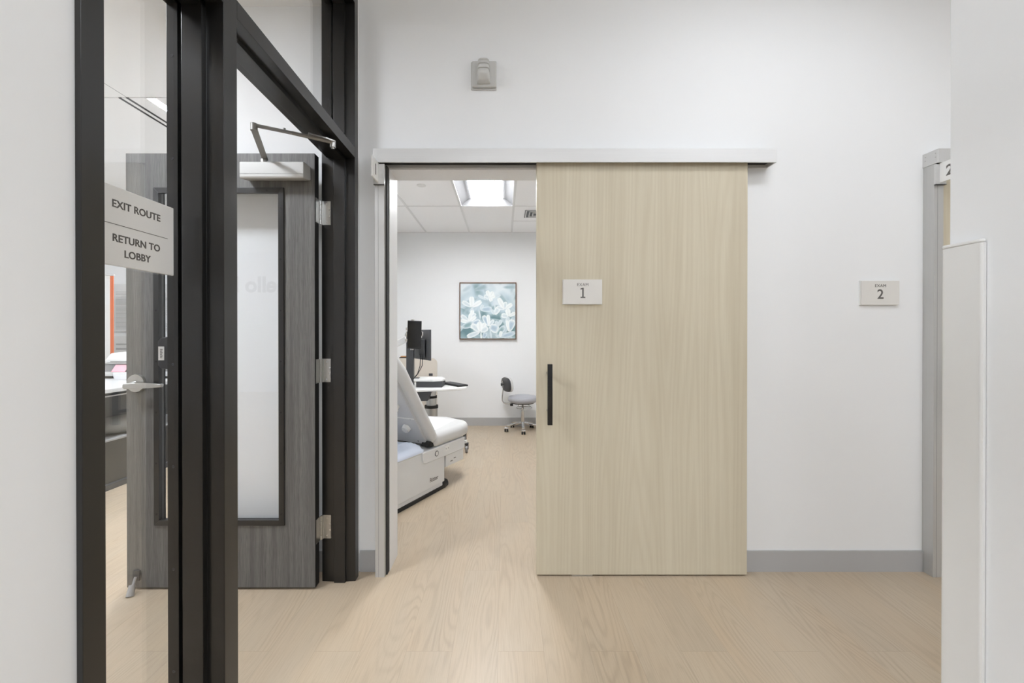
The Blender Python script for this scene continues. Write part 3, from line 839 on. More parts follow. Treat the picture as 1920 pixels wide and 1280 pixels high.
# ------------------------------------------------------------------ exam room: framed picture
pc = thing('framed_picture', (-0.226, 5.9, 1.19), 'square framed print of pale blue flowers on exam room wall', 'picture')
fx0, fx1, fz0, fz1 = -0.612, 0.170, 1.193, 1.975
MB().frame(fx0, fx1, fz0, fz1, 0.012, 5.86, 5.9, 0.001).build('picture_frame', M['bronze'], pc)
def build_art():
    """a print: soft ground and soft-edged petals, one colour per vertex of a fine flat sheet"""
    import numpy as np
    random.seed(4)
    x0, x1, z0, z1 = fx0 + 0.012, fx1 - 0.012, fz0 + 0.012, fz1 - 0.012
    N = 220
    lerp = lambda a, b, t: tuple(p + (q - p) * t for p, q in zip(a, b))
    g = np.linspace(0, 1, N + 1)
    U, V = np.meshgrid(g, g)
    # ground: coarse noise, spread over the sheet
    K = 44
    nz = np.array([[0.62 * noise.noise(Vector((i / K * 3.1 + 7, j / K * 3.1, 1.3))) + 0.3 * noise.noise(Vector((i / K * 8, j / K * 8 + 3, 4.0))) for i in range(K + 1)] for j in range(K + 1)])
    fi = U * K; fj = V * K
    i0 = np.minimum(fi.astype(int), K - 1); j0 = np.minimum(fj.astype(int), K - 1)
    a, b = fi - i0, fj - j0
    n = nz[j0, i0] * (1 - a) * (1 - b) + nz[j0, i0 + 1] * a * (1 - b) + nz[j0 + 1, i0] * (1 - a) * b + nz[j0 + 1, i0 + 1] * a * b
    n = n + 0.5 + 0.42 * (V - 0.5) + 0.10
    for (cu, cv, r, k) in ((0.27, 0.95, 0.11, -.5), (0.38, 0.44, 0.12, -.55), (0.62, 0.32, 0.15, -.6), (0.1, 0.1, 0.15, -.7), (0.86, 0.74, 0.11, -.5), (0.5, 0.62, 0.1, -.4),
                           (0.93, 0.24, .1, -.4), (0.35, .06, .12, -.45), (0.12, 0.88, .2, .35), (0.8, .93, .15, .3), (0.05, .5, .1, -.3), (.2, .5, .08, -.25), (0.9, .5, .1, -.25)):
        n = n + k * np.exp(-((U - cu) ** 2 + (V - cv) ** 2) / (r * r))
    n = np.clip(n, 0, 1)[..., None]
    dark, mid, light = (np.array(c, float) for c in ((112, 142, 148), (186, 205, 213), (224, 233, 237)))
    C = np.where(n < .5, dark + (mid - dark) * n * 2, mid + (light - mid) * (n * 2 - 1))
    wht, pale, blu, teal = (238, 243, 243), (216, 227, 231), (182, 202, 215), (150, 178, 184)
    Pt = []
    def flower(u, v, specs):
        for an, L, w_, ci, cr in specs: Pt.append((u, v, an, L, w_, ci, cr, 0.14))
    def stem(u, v, u2, v2, c):
        Pt.append((u, v, math.degrees(math.atan2(v2 - v, u2 - u)), math.hypot(u2 - u, v2 - v) * 1.15, 0.04, c, c, 0.5))
    for _ in range(40):
        u, v = random.random(), random.random()
        k = random.random()
        c0 = lerp((158, 182, 190), (206, 220, 226), k)
        Pt.append((u, v, random.uniform(0, 360), random.uniform(.16, .28), random.uniform(.08, .14), c0, lerp(c0, (222, 231, 235), .4), 0.55))
    stem(0.60, 0.70, 0.65, 0.46, pale); stem(0.22, .56, .25, .42, pale); stem(.33, .55, .36, .38, pale)
    flower(.47, .70, [(150, .16, .05, pale, pale), (20, .26, .07, pale, pale), (60, .12, .06, pale, pale)])
    flower(.53, .74, [(60, .12, .08, wht, wht), (110, .13, .08, wht, wht), (20, .1, .07, wht, wht), (-60, .07, .07, wht, wht), (160, .1, .07, pale, wht)])
    flower(.21, .57, [(150, .19, .08, pale, wht), (92, .18, .10, wht, wht), (32, .19, .09, wht, wht), (-90, .12, .07, pale, pale)])
    flower(.36, .52, [(5, .2, .1, blu, pale), (60, .1, .06, pale, pale)])
    flower(.62, .43, [(60, .15, .1, pale, wht), (120, .1, .06, pale, pale)])
    flower(.80, .53, [(118, .22, .09, wht, wht), (165, .14, .06, pale, wht), (35, .16, .08, wht, wht), (80, .13, .07, pale, wht), (-30, .1, .08, pale, pale)])
    flower(.88, .40, [(170, .13, .09, pale, wht), (30, .13, .07, wht, wht), (100, .13, .1, wht, wht), (-110, .12, .08, pale, pale)])
    flower(.16, .30, [(140, .18, .08, pale, wht), (80, .15, .07, wht, wht), (40, .15, .07, wht, wht), (-60, .12, .08, wht, wht), (170, .15, .07, wht, wht)])
    flower(.21, .27, [(15, .15, .10, blu, wht)])
    flower(.20, .40, [(80, .11, .07, wht, wht), (30, .09, .05, pale, wht)])
    flower(.02, .2, [(20, .22, .12, teal, pale), (170, .1, .1, wht, wht)])
    flower(.52, .22, [(118, .21, .09, blu, wht), (95, .2, .07, wht, wht), (55, .14, .06, pale, wht), (-20, .17, .16, blu, wht)])
    stem(.53, .22, .56, .02, pale)
    flower(.36, .12, [(200, .24, .09, pale, wht), (140, .2, .1, pale, wht), (60, .17, .1, wht, wht), (30, .15, .1, pale, wht), (95, .17, .11, wht, wht)])
    stem(.37, .14, .38, 0.0, wht)
    flower(.88, .12, [(72, .22, .13, blu, wht), (100, .2, .06, wht, wht)])
    flower(.64, .03, [(50, .24, .10, teal, pale), (10, .3, .09, blu, pale)])
    flower(.42, .0, [(70, .11, .08, blu, pale)])
    flower(.72, .02, [(18, .27, .09, blu, pale), (80, .11, .06, wht, wht)])
    flower(.68, .22, [(60, .13, .07, pale, pale), (110, .1, .06, pale, pale)])
    for u, v, ang, L, wd_, ci, cr, soft in Pt:
        L *= 1.1; wd_ *= 1.15
        an = R(ang)
        p = ((U - u) * math.cos(an) + (V - v) * math.sin(an)) / L
        q = -(U - u) * math.sin(an) + (V - v) * math.cos(an)
        pc_ = np.clip(p, 0.0, 1.0)
        hw = wd_ / 2 * np.sqrt(np.maximum(4 * pc_ * (1 - pc_), 0)) * (0.65 + 0.5 * pc_) + 1e-4
        d = np.maximum(np.abs(q) / hw, np.abs(2 * p - 1))
        d = np.where((p < 0) | (p > 1), 9.0, d)
        al = np.clip((1.0 - d) / soft, 0, 1); al = (al * al * (3 - 2 * al) * 0.95)[..., None]
        t = np.clip((d - 0.35) / 0.45, 0, 1)[..., None]
        vein = (0.10 * np.exp(-(q / (0.10 * wd_)) ** 2))[..., None]
        col = np.array(ci, float) * (1 - t) + np.array(cr, float) * t
        col = col * (1 - vein * 0.35)
        C = C * (1 - al) + col * al
    S = C / 255.0
    Lc = np.where(S <= 0.04045, S / 12.92, ((S + 0.055) / 1.055) ** 2.4)
    vs = [(x0 + (x1 - x0) * g[i], 5.872, z0 + (z1 - z0) * g[j]) for j in range(N + 1) for i in range(N + 1)]
    w1 = N + 1
    fs = [(j * w1 + i, j * w1 + i + 1, (j + 1) * w1 + i + 1, (j + 1) * w1 + i) for j in range(N) for i in range(N)]
    nb_ = len(vs)
    vs += [(x0, 5.876, z0), (x1, 5.876, z0), (x1, 5.876, z1), (x0, 5.876, z1)]
    fs.append((nb_ + 3, nb_ + 2, nb_ + 1, nb_))
    inv = wmat(pc).inverted()
    me = bpy.data.meshes.new('print')
    me.from_pydata([inv @ Vector(v) for v in vs], [], fs)
    at = me.color_attributes.new('Col', 'FLOAT_COLOR', 'POINT')
    flat = np.ones((len(vs), 4)); flat[:nb_, :3] = Lc.reshape(-1, 3)
    at.data.foreach_set('color', flat.ravel())
    me.materials.append(M['art'])
    o = bpy.data.objects.new('print', me); COL.objects.link(o); o.parent = pc
build_art()

# ------------------------------------------------------------------ exam table (local x toward its foot end)
TA = math.atan2(0.888, 0.46)
et = thing('exam_table', (-0.951, 3.303, 0), 'white medical exam table with raised backrest, seen from its side', 'exam table', TA)
MB(True).prism([(-0.62, -0.312), (0.41, -0.312), (0.48, -0.295), (0.53, -0.25), (0.55, -0.18), (0.555, 0.0), (0.55, 0.18), (0.53, 0.25), (0.48, 0.295), (0.41, 0.312), (-0.62, 0.312)], 'z', 0.0, 0.026, 0.004).build('base_plate', M['blackdeep'], et)
MB(True).box(-0.62, 0.385, -0.302, 0.302, 0.026, 0.062, 0.003).build('lower_skirt', M['table'], et)
body = MB(True).box(-0.62, 0.40, -0.312, 0.312, 0.058, 0.358, 0.006).build('base_cabinet', M['table'], et)
MB(True).box(-0.62, 0.11, -0.315, 0.315, 0.358, 0.385, 0.006).build('top_rim', M['table'], et)
car = MB(True).prism([(0.14, 0.27), (0.66, 0.262), (0.69, 0.27), (0.69, 0.365), (0.10, 0.365), (0.10, 0.31), (0.115, 0.28)], 'y', -0.325, 0.325, 0.008, 3).build('seat_carriage', M['table'], et)
kb = MB(True).ring((0.275, -0.3255, 0.318), 0.020, 0.003, 'y').build('button_ring', M['dark'], car)
MB(True).cyl((0.275, -0.327, 0.318), (0.275, -0.324, 0.318), 0.018).build('button', M['white'], car)
ol = MB(True).box(0.385, 0.445, -0.328, -0.324, 0.305, 0.345, 0.001).build('outlet_plate', M['white'], car)
for x in (0.40, 0.43):
    MB(True).box(x - 0.003, x - 0.001, -0.3285, -0.3275, 0.322, 0.332).box(x + 0.002, x + 0.004, -0.3285, -0.3275, 0.322, 0.332).build('outlet_slot', M['dark'], ol)
stp = MB(True).box(0.415, 0.68, -0.315, 0.315, 0.168, 0.262, 0.004).build('step_drawer', M['table'], et)
for x, z in ((0.48, 0.198), (0.53, 0.212)):
    MB(True).box(x, x + 0.03, -0.317, -0.3145, z, z + 0.006).build('print_mark', M['ink'], stp)
MB(True).box(0.39, 0.425, -0.27, 0.27, 0.17, 0.265).build('support_arm', M['dark'], et)
t = MB(True)
face_text(t, 'Ritter', 0.047, (0.256, -0.3125, 0.106), (1, 0, 0), (0, 0, 1), 0.0006)
t.build('lettering', M['ink'], et)
# seat cushion, rolled at the sides and the foot
sc_ = MB(True).prism([(0.25, -0.33), (0.66, -0.33), (0.77, -0.31), (0.84, -0.25), (0.865, -0.15), (0.87, 0), (0.865, 0.15), (0.84, 0.25), (0.77, 0.31), (0.66, 0.33), (0.25, 0.33)], 'z', 0.362, 0.478, 0.045, 5)
sc_.build('seat_cushion', M['vinyl'], et, smooth=60)
# backrest: local frame along the recline
BA = R(56)
ub = Vector((-math.cos(BA), 0, math.sin(BA))); nb = Vector((math.sin(BA), 0, math.cos(BA)))  # nb: patient side
bm_ = Matrix((ub, Vector((0, 1, 0)), nb)).transposed().to_4x4()
bm_.translation = Vector((0.304, 0, 0.455)) - nb * 0.084 - ub * 0.03
pad = MB(True); pad.M = bm_
pad.prism([(0.0, -0.30), (0.03, -0.33), (0.72, -0.33), (0.84, -0.30), (0.90, -0.22), (0.92, 0), (0.90, 0.22), (0.84, 0.30), (0.72, 0.33), (0.03, 0.33), (0.0, 0.30)], 'z', 0.0, 0.088, 0.040, 5)
pd = pad.build('backrest_pad', M['vinyl'], et, smooth=60)
pl = MB(True); pl.M = bm_
pl.prism([(0.02, -0.25), (0.06, -0.272), (0.80, -0.272), (0.82, 0), (0.80, 0.272), (0.06, 0.272), (0.02, 0.25)], 'z', -0.022, 0.01, 0.006)
plate = pl.build('backrest_plate', M['plate'], et)
kn = MB(True); kn.M = bm_
kn.cyl((0.20, -0.15, -0.022), (0.20, -0.15, -0.05), 0.036, 24, 0.030).cyl((0.20, -0.15, -0.05), (0.20, -0.15, -0.056), 0.018)
kn.cyl((0.43, -0.17, -0.022), (0.43, -0.17, -0.06), 0.020, 18).box(0.405, 0.455, -0.185, -0.155, -0.075, -0.045, 0.003)
kn.box(0.30, 0.31, -0.27, 0.2, -0.026, -0.02, 0.002)
kn.build('release_knob', M['white'], plate)
for a, b in ((0.06, -0.2), (0.30, -0.23), (0.55, -0.2), (0.62, -0.1)):
    bo = MB(True); bo.M = bm_
    bo.cyl((a, b, -0.021), (a, b, -0.0235), 0.006, 10)
    bo.build('bolt', M['dark'], plate)
for y0, y1 in ((-0.305, -0.235), (0.235, 0.305)):
    MB(True).prism([(0.185, 0.392), (0.235, 0.378), (0.30, 0.378), (0.30, 0.392), (0.25, 0.42), (0.21, 0.425)], 'y', y0, y1, 0.003).build('hinge_cover', M['blackdeep'], et)
MB(True).box(0.215, 0.232, -0.235, 0.235, 0.392, 0.404, 0.002).build('pivot_bar', M['blackdeep'], et)
# paper on the seat, drape on the base
pp = MB()
wt = wmat(et)
pts = []
nu, nv_ = 10, 8
for i in range(nu + 1):
    for j in range(nv_ + 1):
        a, b = 0.335 + (0.44 + 0.03 * j / nv_) * i / nu, -0.245 + 0.09 * i / nu + 0.43 * j / nv_
        z = 0.4795 + 0.0006 * math.sin(a * 31 + b * 7)
        pts.append(wt @ Vector((a, b, z)))
top = len(pts)
pts += [q - Vector((0, 0, 0.0015)) for q in pts]
fcs = []
k = nv_ + 1
for i in range(nu):
    for j in range(nv_):
        q = (i * k + j, (i + 1) * k + j, (i + 1) * k + j + 1, i * k + j + 1)
        fcs.append(q); fcs.append(tuple(top + w_ for w_ in q[::-1]))
pp._add(pts, fcs)
tag(pp.build('exam_paper', M['paper']), 'white paper liner lying on the exam table seat', 'exam paper')
dp = MB()
nu, nv_ = 26, 26
pts = []
for i in range(nu + 1):
    for j in range(nv_ + 1):
        a, b = -0.50 + 0.62 * i / nu, -0.317 + 0.57 * j / nv_
        ex = min(i, nu - i) / nu; ey = min(j, nv_ - j) / nv_
        edge = min(1, 7 * min(ex, ey))
        z = 0.390 + 0.05 * math.sqrt(edge) + edge * (0.016 * math.sin(a * 26 + 5 * b) + 0.014 * noise.noise(Vector((a * 9, b * 9, 2))) + 0.045 * max(0, 1 - abs(a + b * .6 + .16) * 12) - 0.03 * max(0, 1 - abs(a - b * .3 + .02) * 11))
        pts.append(wt @ Vector((a + 0.012 * noise.noise(Vector((b * 8, a * 3, 0))), b, z)))
top = len(pts)
pts += [Vector((q.x, q.y, 0.387 if n_ % (nv_ + 1) else 0.366)) for n_, q in enumerate(pts)]
fcs = []
k = nv_ + 1
for i in range(nu):
    for j in range(nv_):
        q = (i * k + j, (i + 1) * k + j, (i + 1) * k + j + 1, i * k + j + 1)
        fcs.append(q); fcs.append(tuple(top + w_ for w_ in q[::-1]))
rim_ = [i * k for i in range(nu + 1)] + [nu * k + j for j in range(1, nv_ + 1)] + [i * k + nv_ for i in range(nu - 1, -1, -1)] + [j for j in range(nv_ - 1, 0, -1)]
for i in range(len(rim_)):
    a, b = rim_[i], rim_[(i + 1) % len(rim_)]
    fcs.append((a, b, top + b, top + a))
dp._add(pts, fcs)
tag(dp.build('folded_drape', M['blue'], smooth=50), 'pale blue crumpled drape lying under the raised backrest', 'drape')

# ------------------------------------------------------------------ computer cart beside the back wall
ct = thing('computer_cart', (-0.80, 4.70, 0), 'white-topped pedestal computer cart on a steel telescoping column', 'cart')
MB().cyl((-0.80, 4.70, 0.07), (-0.80, 4.70, 0.465), 0.068, 28).build('outer_column', M['steel'], ct)
MB().cyl((-0.80, 4.70, 0.455), (-0.80, 4.70, 0.486), 0.074, 28).build('collar', M['blackdeep'], ct)
MB().cyl((-0.80, 4.70, 0.486), (-0.80, 4.70, 0.57), 0.055, 28).build('inner_column', M['steel'], ct)
MB().cyl((-0.80, 4.70, 0.565), (-0.80, 4.70, 0.59), 0.061, 28).build('collar', M['blackdeep'], ct)
MB().cyl((-0.80, 4.70, 0.59), (-0.80, 4.70, 0.668), 0.05, 28).build('inner_column', M['steel'], ct)
for cx, cy in ((-0.40, 4.57), (-0.46, 5.0), (-1.16, 4.5), (-1.14, 4.95)):
    d = Vector((cx + 0.80, cy - 4.70, 0)).normalized()
    leg = MB().bar((-0.80, 4.70, 0.10), (cx - d.x * 0.0, cy, 0.115), 0.05, 0.028, 0.004).build('base_leg', M['white'], ct)
    c = MB().cyl((cx - 0.011, cy, 0.040), (cx + 0.011, cy, 0.040), 0.040, 24)
    c.build('caster_wheel', M['grey'], leg)
    MB().box(cx - 0.020, cx + 0.020, cy - 0.024, cy + 0.024, 0.085, 0.103, 0.003).box(cx - 0.019, cx - 0.014, cy - 0.015, cy + 0.015, 0.035, 0.09).box(cx + 0.014, cx + 0.019, cy - 0.015, cy + 0.015, 0.035, 0.09).build('caster_fork', M['dark'], leg)
top_poly = [(-1.22, 4.36), (-1.0, 4.37), (-0.50, 4.53), (-0.425, 4.58), (-0.405, 4.64), (-0.43, 4.74), (-0.60, 4.98), (-0.68, 5.03), (-1.22, 5.03)]
MB().prism(top_poly, 'z', 0.668, 0.694, 0.006, 3).build('worktop', M['white'], ct)
MB().prism([(-0.935, 0.668), (-0.925, 0.645), (-0.89, 0.565), (-0.80, 0.568), (-0.785, 0.64), (-0.765, 0.648), (-0.765, 0.668)], 'y', 4.46, 4.60, 0.003).build('control_box', M['dark'], ct)
MB().box(-1.085, -1.005, 4.73, 4.79, 0.694, 1.25, 0.004).build('mast', M['dark'], ct)
# monitor on the mast, its back turned to the door
mp = Vector((-0.925, 4.77, 1.15)); dirm = Vector((0.52, -0.854, 0)).normalized(); nm = Vector((-dirm.y * -1, 0, 0))
mm = Matrix((dirm, Vector((0, 0, 1)).cross(dirm), Vector((0, 0, 1)))).transposed().to_4x4(); mm.translation = mp
mo = MB(); mo.M = mm
mo.box(-0.27, 0.27, -0.006, 0.012, -0.165, 0.165, 0.003)
mo.box(-0.16, 0.16, -0.032, -0.012, -0.14, 0.06, 0.008)
mon = mo.build('monitor', M['dark'], ct)
s_ = MB(); s_.M = mm
s_.box(-0.262, 0.262, 0.012, 0.0132, -0.15, 0.158).build('screen', M['screen'], mon)
b_ = MB(); b_.M = mm
b_.box(-0.10, 0.02, -0.10, -0.03, -0.04, 0.04, 0.004).build('monitor_bracket', M['dark'], mon)
for k, (dx, sw) in enumerate(((0.06, 0.03), (0.12, 0.05))):
    p = mm @ Vector((dx, -0.036, -0.10))
    MB().tube([p, p + Vector((0.004, 0, -0.06)), p + Vector((0.0, 0.0, -0.13)), p + Vector((-sw, 0.01, -0.22)), p + Vector((-sw - 0.05, 0.0, -0.28))], 0.004).build('cable', M['blackdeep'], mon)

pcb = thing('desktop_computer', (-0.80, 4.72, 0.694), 'dark slim desktop computer lying on the cart worktop', 'computer')
MB().box(-0.945, -0.665, 4.585, 4.84, 0.694, 0.758, 0.004).build('case', M['dark'], pcb)
sl = MB().prism([(-0.97, 4.57), (-0.76, 4.555), (-0.655, 4.60), (-0.64, 4.66), (-0.70, 4.80), (-0.95, 4.80)], 'z', 0.7585, 0.790, 0.009, 4)
tag(sl.build('writing_board', M['white']), 'white rounded board resting on the dark desktop computer', 'board')
kbd = thing('keyboard', (-0.55, 4.79, 0.694), 'black keyboard lying at the right end of the cart worktop', 'keyboard', R(-52))
MB(True).box(-0.20, 0.17, -0.065, 0.065, 0.0, 0.018, 0.004).build('case', M['blackdeep'], kbd)
kk = MB(True)
for r in range(4):
    for c in range(12): kk.box(-0.185 + c * 0.029, -0.185 + c * 0.029 + 0.024, -0.052 + r * 0.027, -0.052 + r * 0.027 + 0.022, 0.018, 0.022)
kk.build('keys', M['dark'], kbd, smooth=0)
tag(MB().box(-1.0, -0.915, 4.60, 4.64, 0.790, 0.797, 0.002).build('pen_case', M['blackdeep']), 'thin black pen case lying on the white board', 'pen case')

# tablet on its own white arm and stand
ts = thing('tablet_stand', (-1.42, 4.25, 0), 'white articulated tablet stand reaching in behind the door jamb', 'stand')
MB().cyl((-1.42, 4.25, 0), (-1.42, 4.25, 0.03), 0.17, 32).build('base', M['white'], ts)
MB().cyl((-1.42, 4.25, 0.03), (-1.42, 4.25, 0.98), 0.02).build('post', M['white'], ts)
a_ = MB().bar((-1.42, 4.25, 0.99), (-0.975, 4.262, 1.22), 0.035, 0.06, 0.008)
a_.build('arm', M['white'], ts)
ty = Matrix.Translation(Vector((-0.882, 4.20, 1.262))) @ Matrix.Rotation(R(24), 4, 'Z') @ Matrix.Rotation(R(1.5), 4, 'Y')
c_ = MB(); c_.M = ty
c_.box(-0.08, 0.08, 0.012, 0.03, -0.03, 0.03, 0.003).box(-0.085, -0.04, 0.03, 0.055, -0.012, 0.012, 0.003)
hd = c_.build('holder', M['chrome'], ts)
for x, z, hw, hh in ((-0.078, 0.055, 0.008, 0.013), (-0.078, -0.055, 0.008, 0.013), (0.078, 0.012, 0.006, 0.02), (-0.02, 0.1445, 0.014, 0.006), (-0.02, -0.1445, 0.014, 0.006)):
    c_ = MB(); c_.M = ty
    c_.box(x - hw, x + hw, -0.010, 0.02, z - hh, z + hh, 0.002)
    c_.build('clip', M['chrome'], hd)
tb = thing('tablet', (-0.882, 4.20, 1.12), 'black tablet clamped upright in a chrome holder', 'tablet')
b_ = MB(); b_.M = ty
b_.box(-0.0695, 0.0695, -0.004, 0.008, -0.138, 0.138, 0.004).build('body', M['blackdeep'], tb)
b_ = MB(); b_.M = ty
b_.box(-0.064, 0.064, -0.005, -0.0035, -0.129, 0.129).build('screen', M['screen'], tb)

# cream wood cabinet against the back wall
cbn = thing('wood_cabinet', (-1.25, 5.65, 0), 'cream wood cabinet with rounded corner against exam room back wall', 'cabinet')
r_ = 0.06; pts = [(-1.70, 0.0), (-0.862, 0.0)]
for i in range(7):
    a = math.pi / 2 * i / 6
    pts.append((-0.862 - r_ + r_ * math.cos(a), 0.955 - r_ + r_ * math.sin(a)))
pts.append((-1.70, 0.955))
MB().prism(pts, 'y', 5.48, 5.51, 0.002).build('front_panel', M['creamwood'], cbn)
MB().box(-1.69, -0.98, 5.51, 5.888, 0.0, 0.92, 0.002).build('carcass', M['creamwood'], cbn)
o2 = MB().box(-0.965, -0.915, 5.474, 5.48, 0.732, 0.762, 0.001).box(-0.965, -0.915, 5.474, 5.48, 0.708, 0.717, 0.001).build('power_socket', M['dark'], cbn)
ty2 = thing('tray', (-1.25, 5.60, 0.955), 'dark tray of small boxes on top of the cream cabinet', 'tray')
MB().box(-1.35, -1.0, 5.50, 5.62, 0.955, 0.968, 0.002).build('tray_base', M['blackdeep'], ty2)
tag(MB().box(-1.34, -1.26, 5.52, 5.60, 0.968, 0.981, 0.002).build('small_box', M['tan']), 'small flat tan box in the tray on the cream cabinet', 'box')

# rolling stool
sx_, sy_ = 0.245, 5.60
so = thing('rolling_stool', (sx_, sy_, 0), 'grey round rolling stool with backrest and chrome base near back wall', 'stool')
MB().lathe([(0.10, 0.372), (0.165, 0.374), (0.188, 0.388), (0.195, 0.412), (0.192, 0.436), (0.178, 0.452), (0.14, 0.459), (0.02, 0.461)], (sx_, sy_, 0), 40).build('seat', M['greyvinyl'], so, smooth=60)
MB().lathe([(0.02, 0.345), (0.06, 0.355), (0.15, 0.362), (0.15, 0.372)], (sx_, sy_, 0)).build('seat_pan', M['blackdeep'], so)
MB().cyl((sx_, sy_, 0.245), (sx_, sy_, 0.352), 0.014).cyl((sx_, sy_, 0.09), (sx_, sy_, 0.26), 0.024).build('gas_column', M['chrome'], so)
hr = MB().ring((sx_ + 0.02, sy_ - 0.0, 0.300), 0.105, 0.004)
for a in (0.4, 2.5, 4.6): hr.tube([(sx_ + 0.02 + 0.105 * math.cos(a), sy_ + 0.105 * math.sin(a), 0.300), (sx_ + 0.05 * math.cos(a), sy_ + 0.05 * math.sin(a), 0.356)], 0.004)
hr.build('height_ring', M['chrome'], so)
for i in range(5):
    a = R(-90 + 72 * i)
    ex, ey = sx_ + 0.225 * math.cos(a), sy_ + 0.225 * math.sin(a)
    lg = MB().bar((sx_ + 0.02 * math.cos(a), sy_ + 0.02 * math.sin(a), 0.105), (ex, ey, 0.075), 0.036, 0.026, 0.006).build('leg', M['chrome'], so)
    s = Vector((-math.sin(a), math.cos(a), 0)) * 0.0
    cs = MB()
    px_, py_ = ex, ey
    for dx in (-0.015, 0.015): cs.cyl((px_ + dx - 0.010, py_, 0.027), (px_ + dx + 0.010, py_, 0.027), 0.027, 20)
    cs.build('caster_wheel', M['blackdeep'], lg)
    MB().cyl((px_, py_, 0.02), (px_, py_, 0.068), 0.008).box(px_ - 0.027, px_ + 0.027, py_ - 0.022, py_ + 0.004, 0.036, 0.06, 0.006).build('caster_hood', M['chrome'], lg)
rod = MB().tube([(sx_ - 0.06, sy_, 0.358), (sx_ - 0.14, sy_, 0.355), (sx_ - 0.215, sy_, 0.354), (sx_ - 0.25, sy_, 0.365), (sx_ - 0.268, sy_, 0.395), (sx_ - 0.268, sy_, 0.44), (sx_ - 0.258, sy_, 0.52), (sx_ - 0.255, sy_, 0.60), (sx_ - 0.262, sy_, 0.655)], 0.0075)
rod.build('back_rod', M['chrome'], so)
MB().box(sx_ - 0.165, sx_ - 0.125, sy_ - 0.02, sy_ + 0.02, 0.325, 0.356, 0.004).build('rod_clamp', M['blackdeep'], so)
bt = Matrix.Translation(Vector((sx_ - 0.205, sy_, 0.605))) @ Matrix.Rotation(R(24), 4, 'Z') @ Matrix.Rotation(R(-6), 4, 'Y')
bk = MB(); bk.M = bt
bk.ball((0.012, 0, 0), 0.030, 0.145, 0.100, 24, 14, 0.7)
bp_ = bk.build('backrest', M['vinyl'], so, smooth=60)
bk = MB(); bk.M = bt
bk.ball((-0.010, 0, 0), 0.026, 0.138, 0.094, 24, 14, 0.7)
bk.build('backrest_shell', M['dark'], bp_, smooth=60)
MB().cyl((sx_ - 0.245, sy_, 0.605), (sx_ - 0.272, sy_ - 0.004, 0.605), 0.007).cyl((sx_ - 0.272, sy_ - 0.004, 0.605), (sx_ - 0.286, sy_ - 0.006, 0.605), 0.018, 16).build('knob', M['blackdeep'], so)

# ------------------------------------------------------------------ lobby seen through the sidelight
ds = thing('reception_desk', (-3.7, 3.6, 0), 'dark reception desk with white counter seen through the sidelight', 'desk')
MB().box(-4.4, -3.24, 2.7, 4.6, 0.035, 0.40, 0.003).build('lower_cabinet', M['deskdark'], ds)
MB().box(-4.4, -3.60, 2.7, 4.6, 0.40, 0.80, 0.003).build('back_panel', M['deskdark'], ds)
MB().box(-4.4, -3.205, 2.7, 4.6, 0.0, 0.045, 0.002).build('plinth', M['dark'], ds)
MB().box(-4.4, -3.19, 2.68, 4.6, 0.40, 0.415, 0.003).build('ledge', M['grey'], ds)
MB().box(-4.4, -3.14, 2.66, 4.62, 0.800, 0.832, 0.004).build('counter_top', M['desktop'], ds)
MB().box(-3.60, -3.575, 3.3, 4.2, 0.70, 0.712, 0.002).build('drawer_pull', M['alu'], ds)
cu = MB().ball((-3.37, 3.74, 0.4835), 0.165, 0.24, 0.068, 28, 14, 0.85)
tag(cu.build('seat_cushion', M['cushion'], smooth=60), 'grey rounded cushion on the ledge under the reception counter', 'cushion')
ru = thing('desk_riser', (-3.9, 4.35, 0.832), 'two-tier riser with white shelves standing on the reception counter', 'desk riser')
MB().box(-4.3, -3.20, 4.20, 4.56, 0.832, 0.858).build('riser_base', M['deskdark'], ru)
MB().box(-4.3, -3.18, 4.17, 4.58, 0.858, 0.886, 0.003).build('shelf', M['desktop'], ru)
MB().box(-4.3, -3.20, 4.36, 4.58, 0.886, 0.966).build('riser_panel', M['grey'], ru)
MB().box(-4.3, -3.18, 4.34, 4.6, 0.966, 0.976, 0.002).build('shelf', M['desktop'], ru)
pk = MB(); pk.M = Matrix.Translation(Vector((-3.89, 4.30, 0.8865))) @ Matrix.Rotation(R(52), 4, 'X')
pk.box(-0.068, 0.068, 0.0, 0.085, 0.0, 0.004)
tag(pk.build('pink_notice', M['pink']), 'pale pink paper notice leaning on the desk riser', 'paper')
wb = MB(); wb.M = Matrix.Translation(Vector((-3.57, 4.08, 0.8325))) @ Matrix.Rotation(R(14), 4, 'X')
wb.box(-0.16, 0.16, 0, 0.006, 0, 0.07)
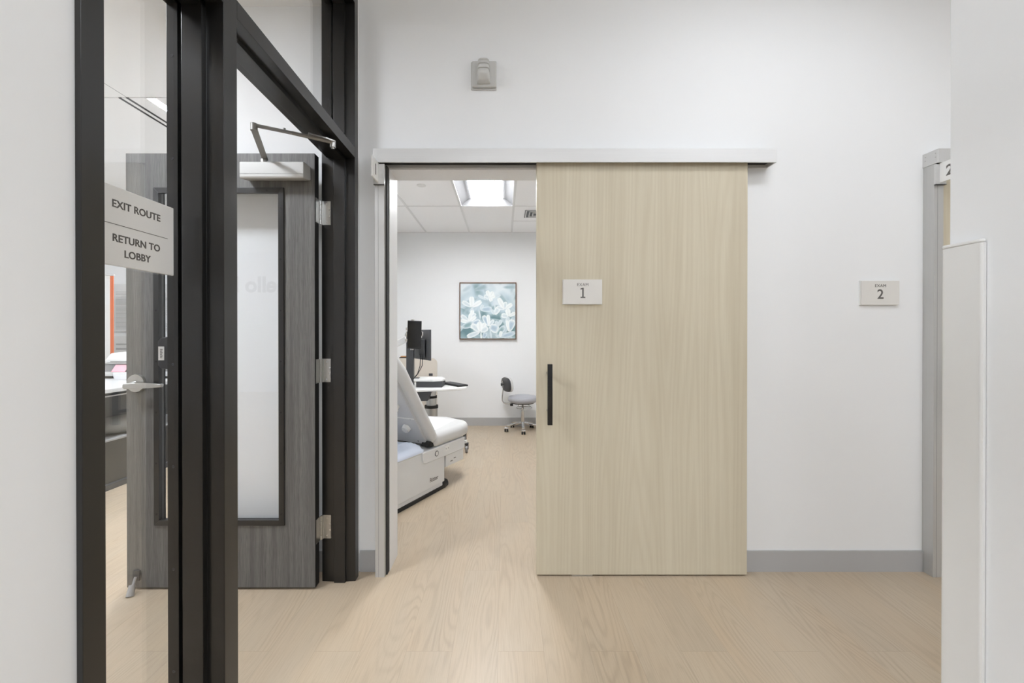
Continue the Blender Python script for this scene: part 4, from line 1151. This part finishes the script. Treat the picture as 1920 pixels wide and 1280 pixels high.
tag(wb.build('white_card', M['paper']), 'white blank card standing on the reception counter', 'card')
pr = thing('printer', (-3.95, 4.47, 0.976), 'white desktop printer on top of the desk riser', 'printer')
MB().prism([(4.36, 0.976), (4.59, 0.976), (4.59, 1.08), (4.42, 1.07), (4.36, 1.01)], 'x', -4.07, -3.60, 0.005).build('body', M['white'], pr)
MB().box(-4.02, -3.66, 4.355, 4.361, 0.983, 0.988).build('paper_slot', M['dark'], pr)
bn = thing('banner_board', (-4.2, 4.9, 0.8), 'tall white display board with orange edge behind the reception desk', 'display board')
MB().box(-5.3, -4.516, 4.894, 4.90, 0.0, 1.95).build('board', M['white'], bn)
MB().box(-4.516, -4.479, 4.893, 4.90, 0.0, 1.935).build('edge_trim', M['orange'], bn)
MB().box(-5.3, -4.47, 4.888, 4.905, 1.938, 1.952, 0.002).build('top_rail', M['alu'], bn)
def notice(label, x0, x1, z0, z1, nl, seed):
    rr = random.Random(seed)
    s = thing('wall_notice', ((x0 + x1) / 2, 5.6, z0), label, 'notice', group='printed notices on the lobby wall')
    MB().box(x0, x1, 5.575, 5.598, z0, z1, 0.002).build('board', mat('notice_grey', srgb(214, 214, 213), 0.5, var=0.01), s)
    l = MB(); dz = (z1 - z0 - 0.12) / nl
    for i in range(nl):
        zz = z1 - 0.10 - i * dz
        if rr.random() < 0.12: continue
        l.box(x0 + 0.04, x0 + 0.04 + (x1 - x0 - 0.08) * rr.uniform(0.5, 1), 5.573, 5.5755, zz - dz * 0.28, zz + dz * 0.05)
    l.build('lettering', M['lightink'], s, smooth=0)
notice('large printed notice of fine grey lines on the lobby wall, upper one', -5.11, -4.3, 1.30, 1.92, 30, 3)
notice('lower printed notice with three short lines on the lobby wall', -5.11, -4.3, 0.82, 1.24, 5, 9)
wl = MB()
face_text(wl, 'hello h', 0.47, (-4.70, -4.998, 2.18), (-1, 0, 0), (0, 0, 1), 0.014, 1.0, 0.006, 'LEFT')
tag(wl.build('wall_lettering', M['ink']), 'dark lettering on the lobby rear wall, mirrored in the door glass', 'lettering')
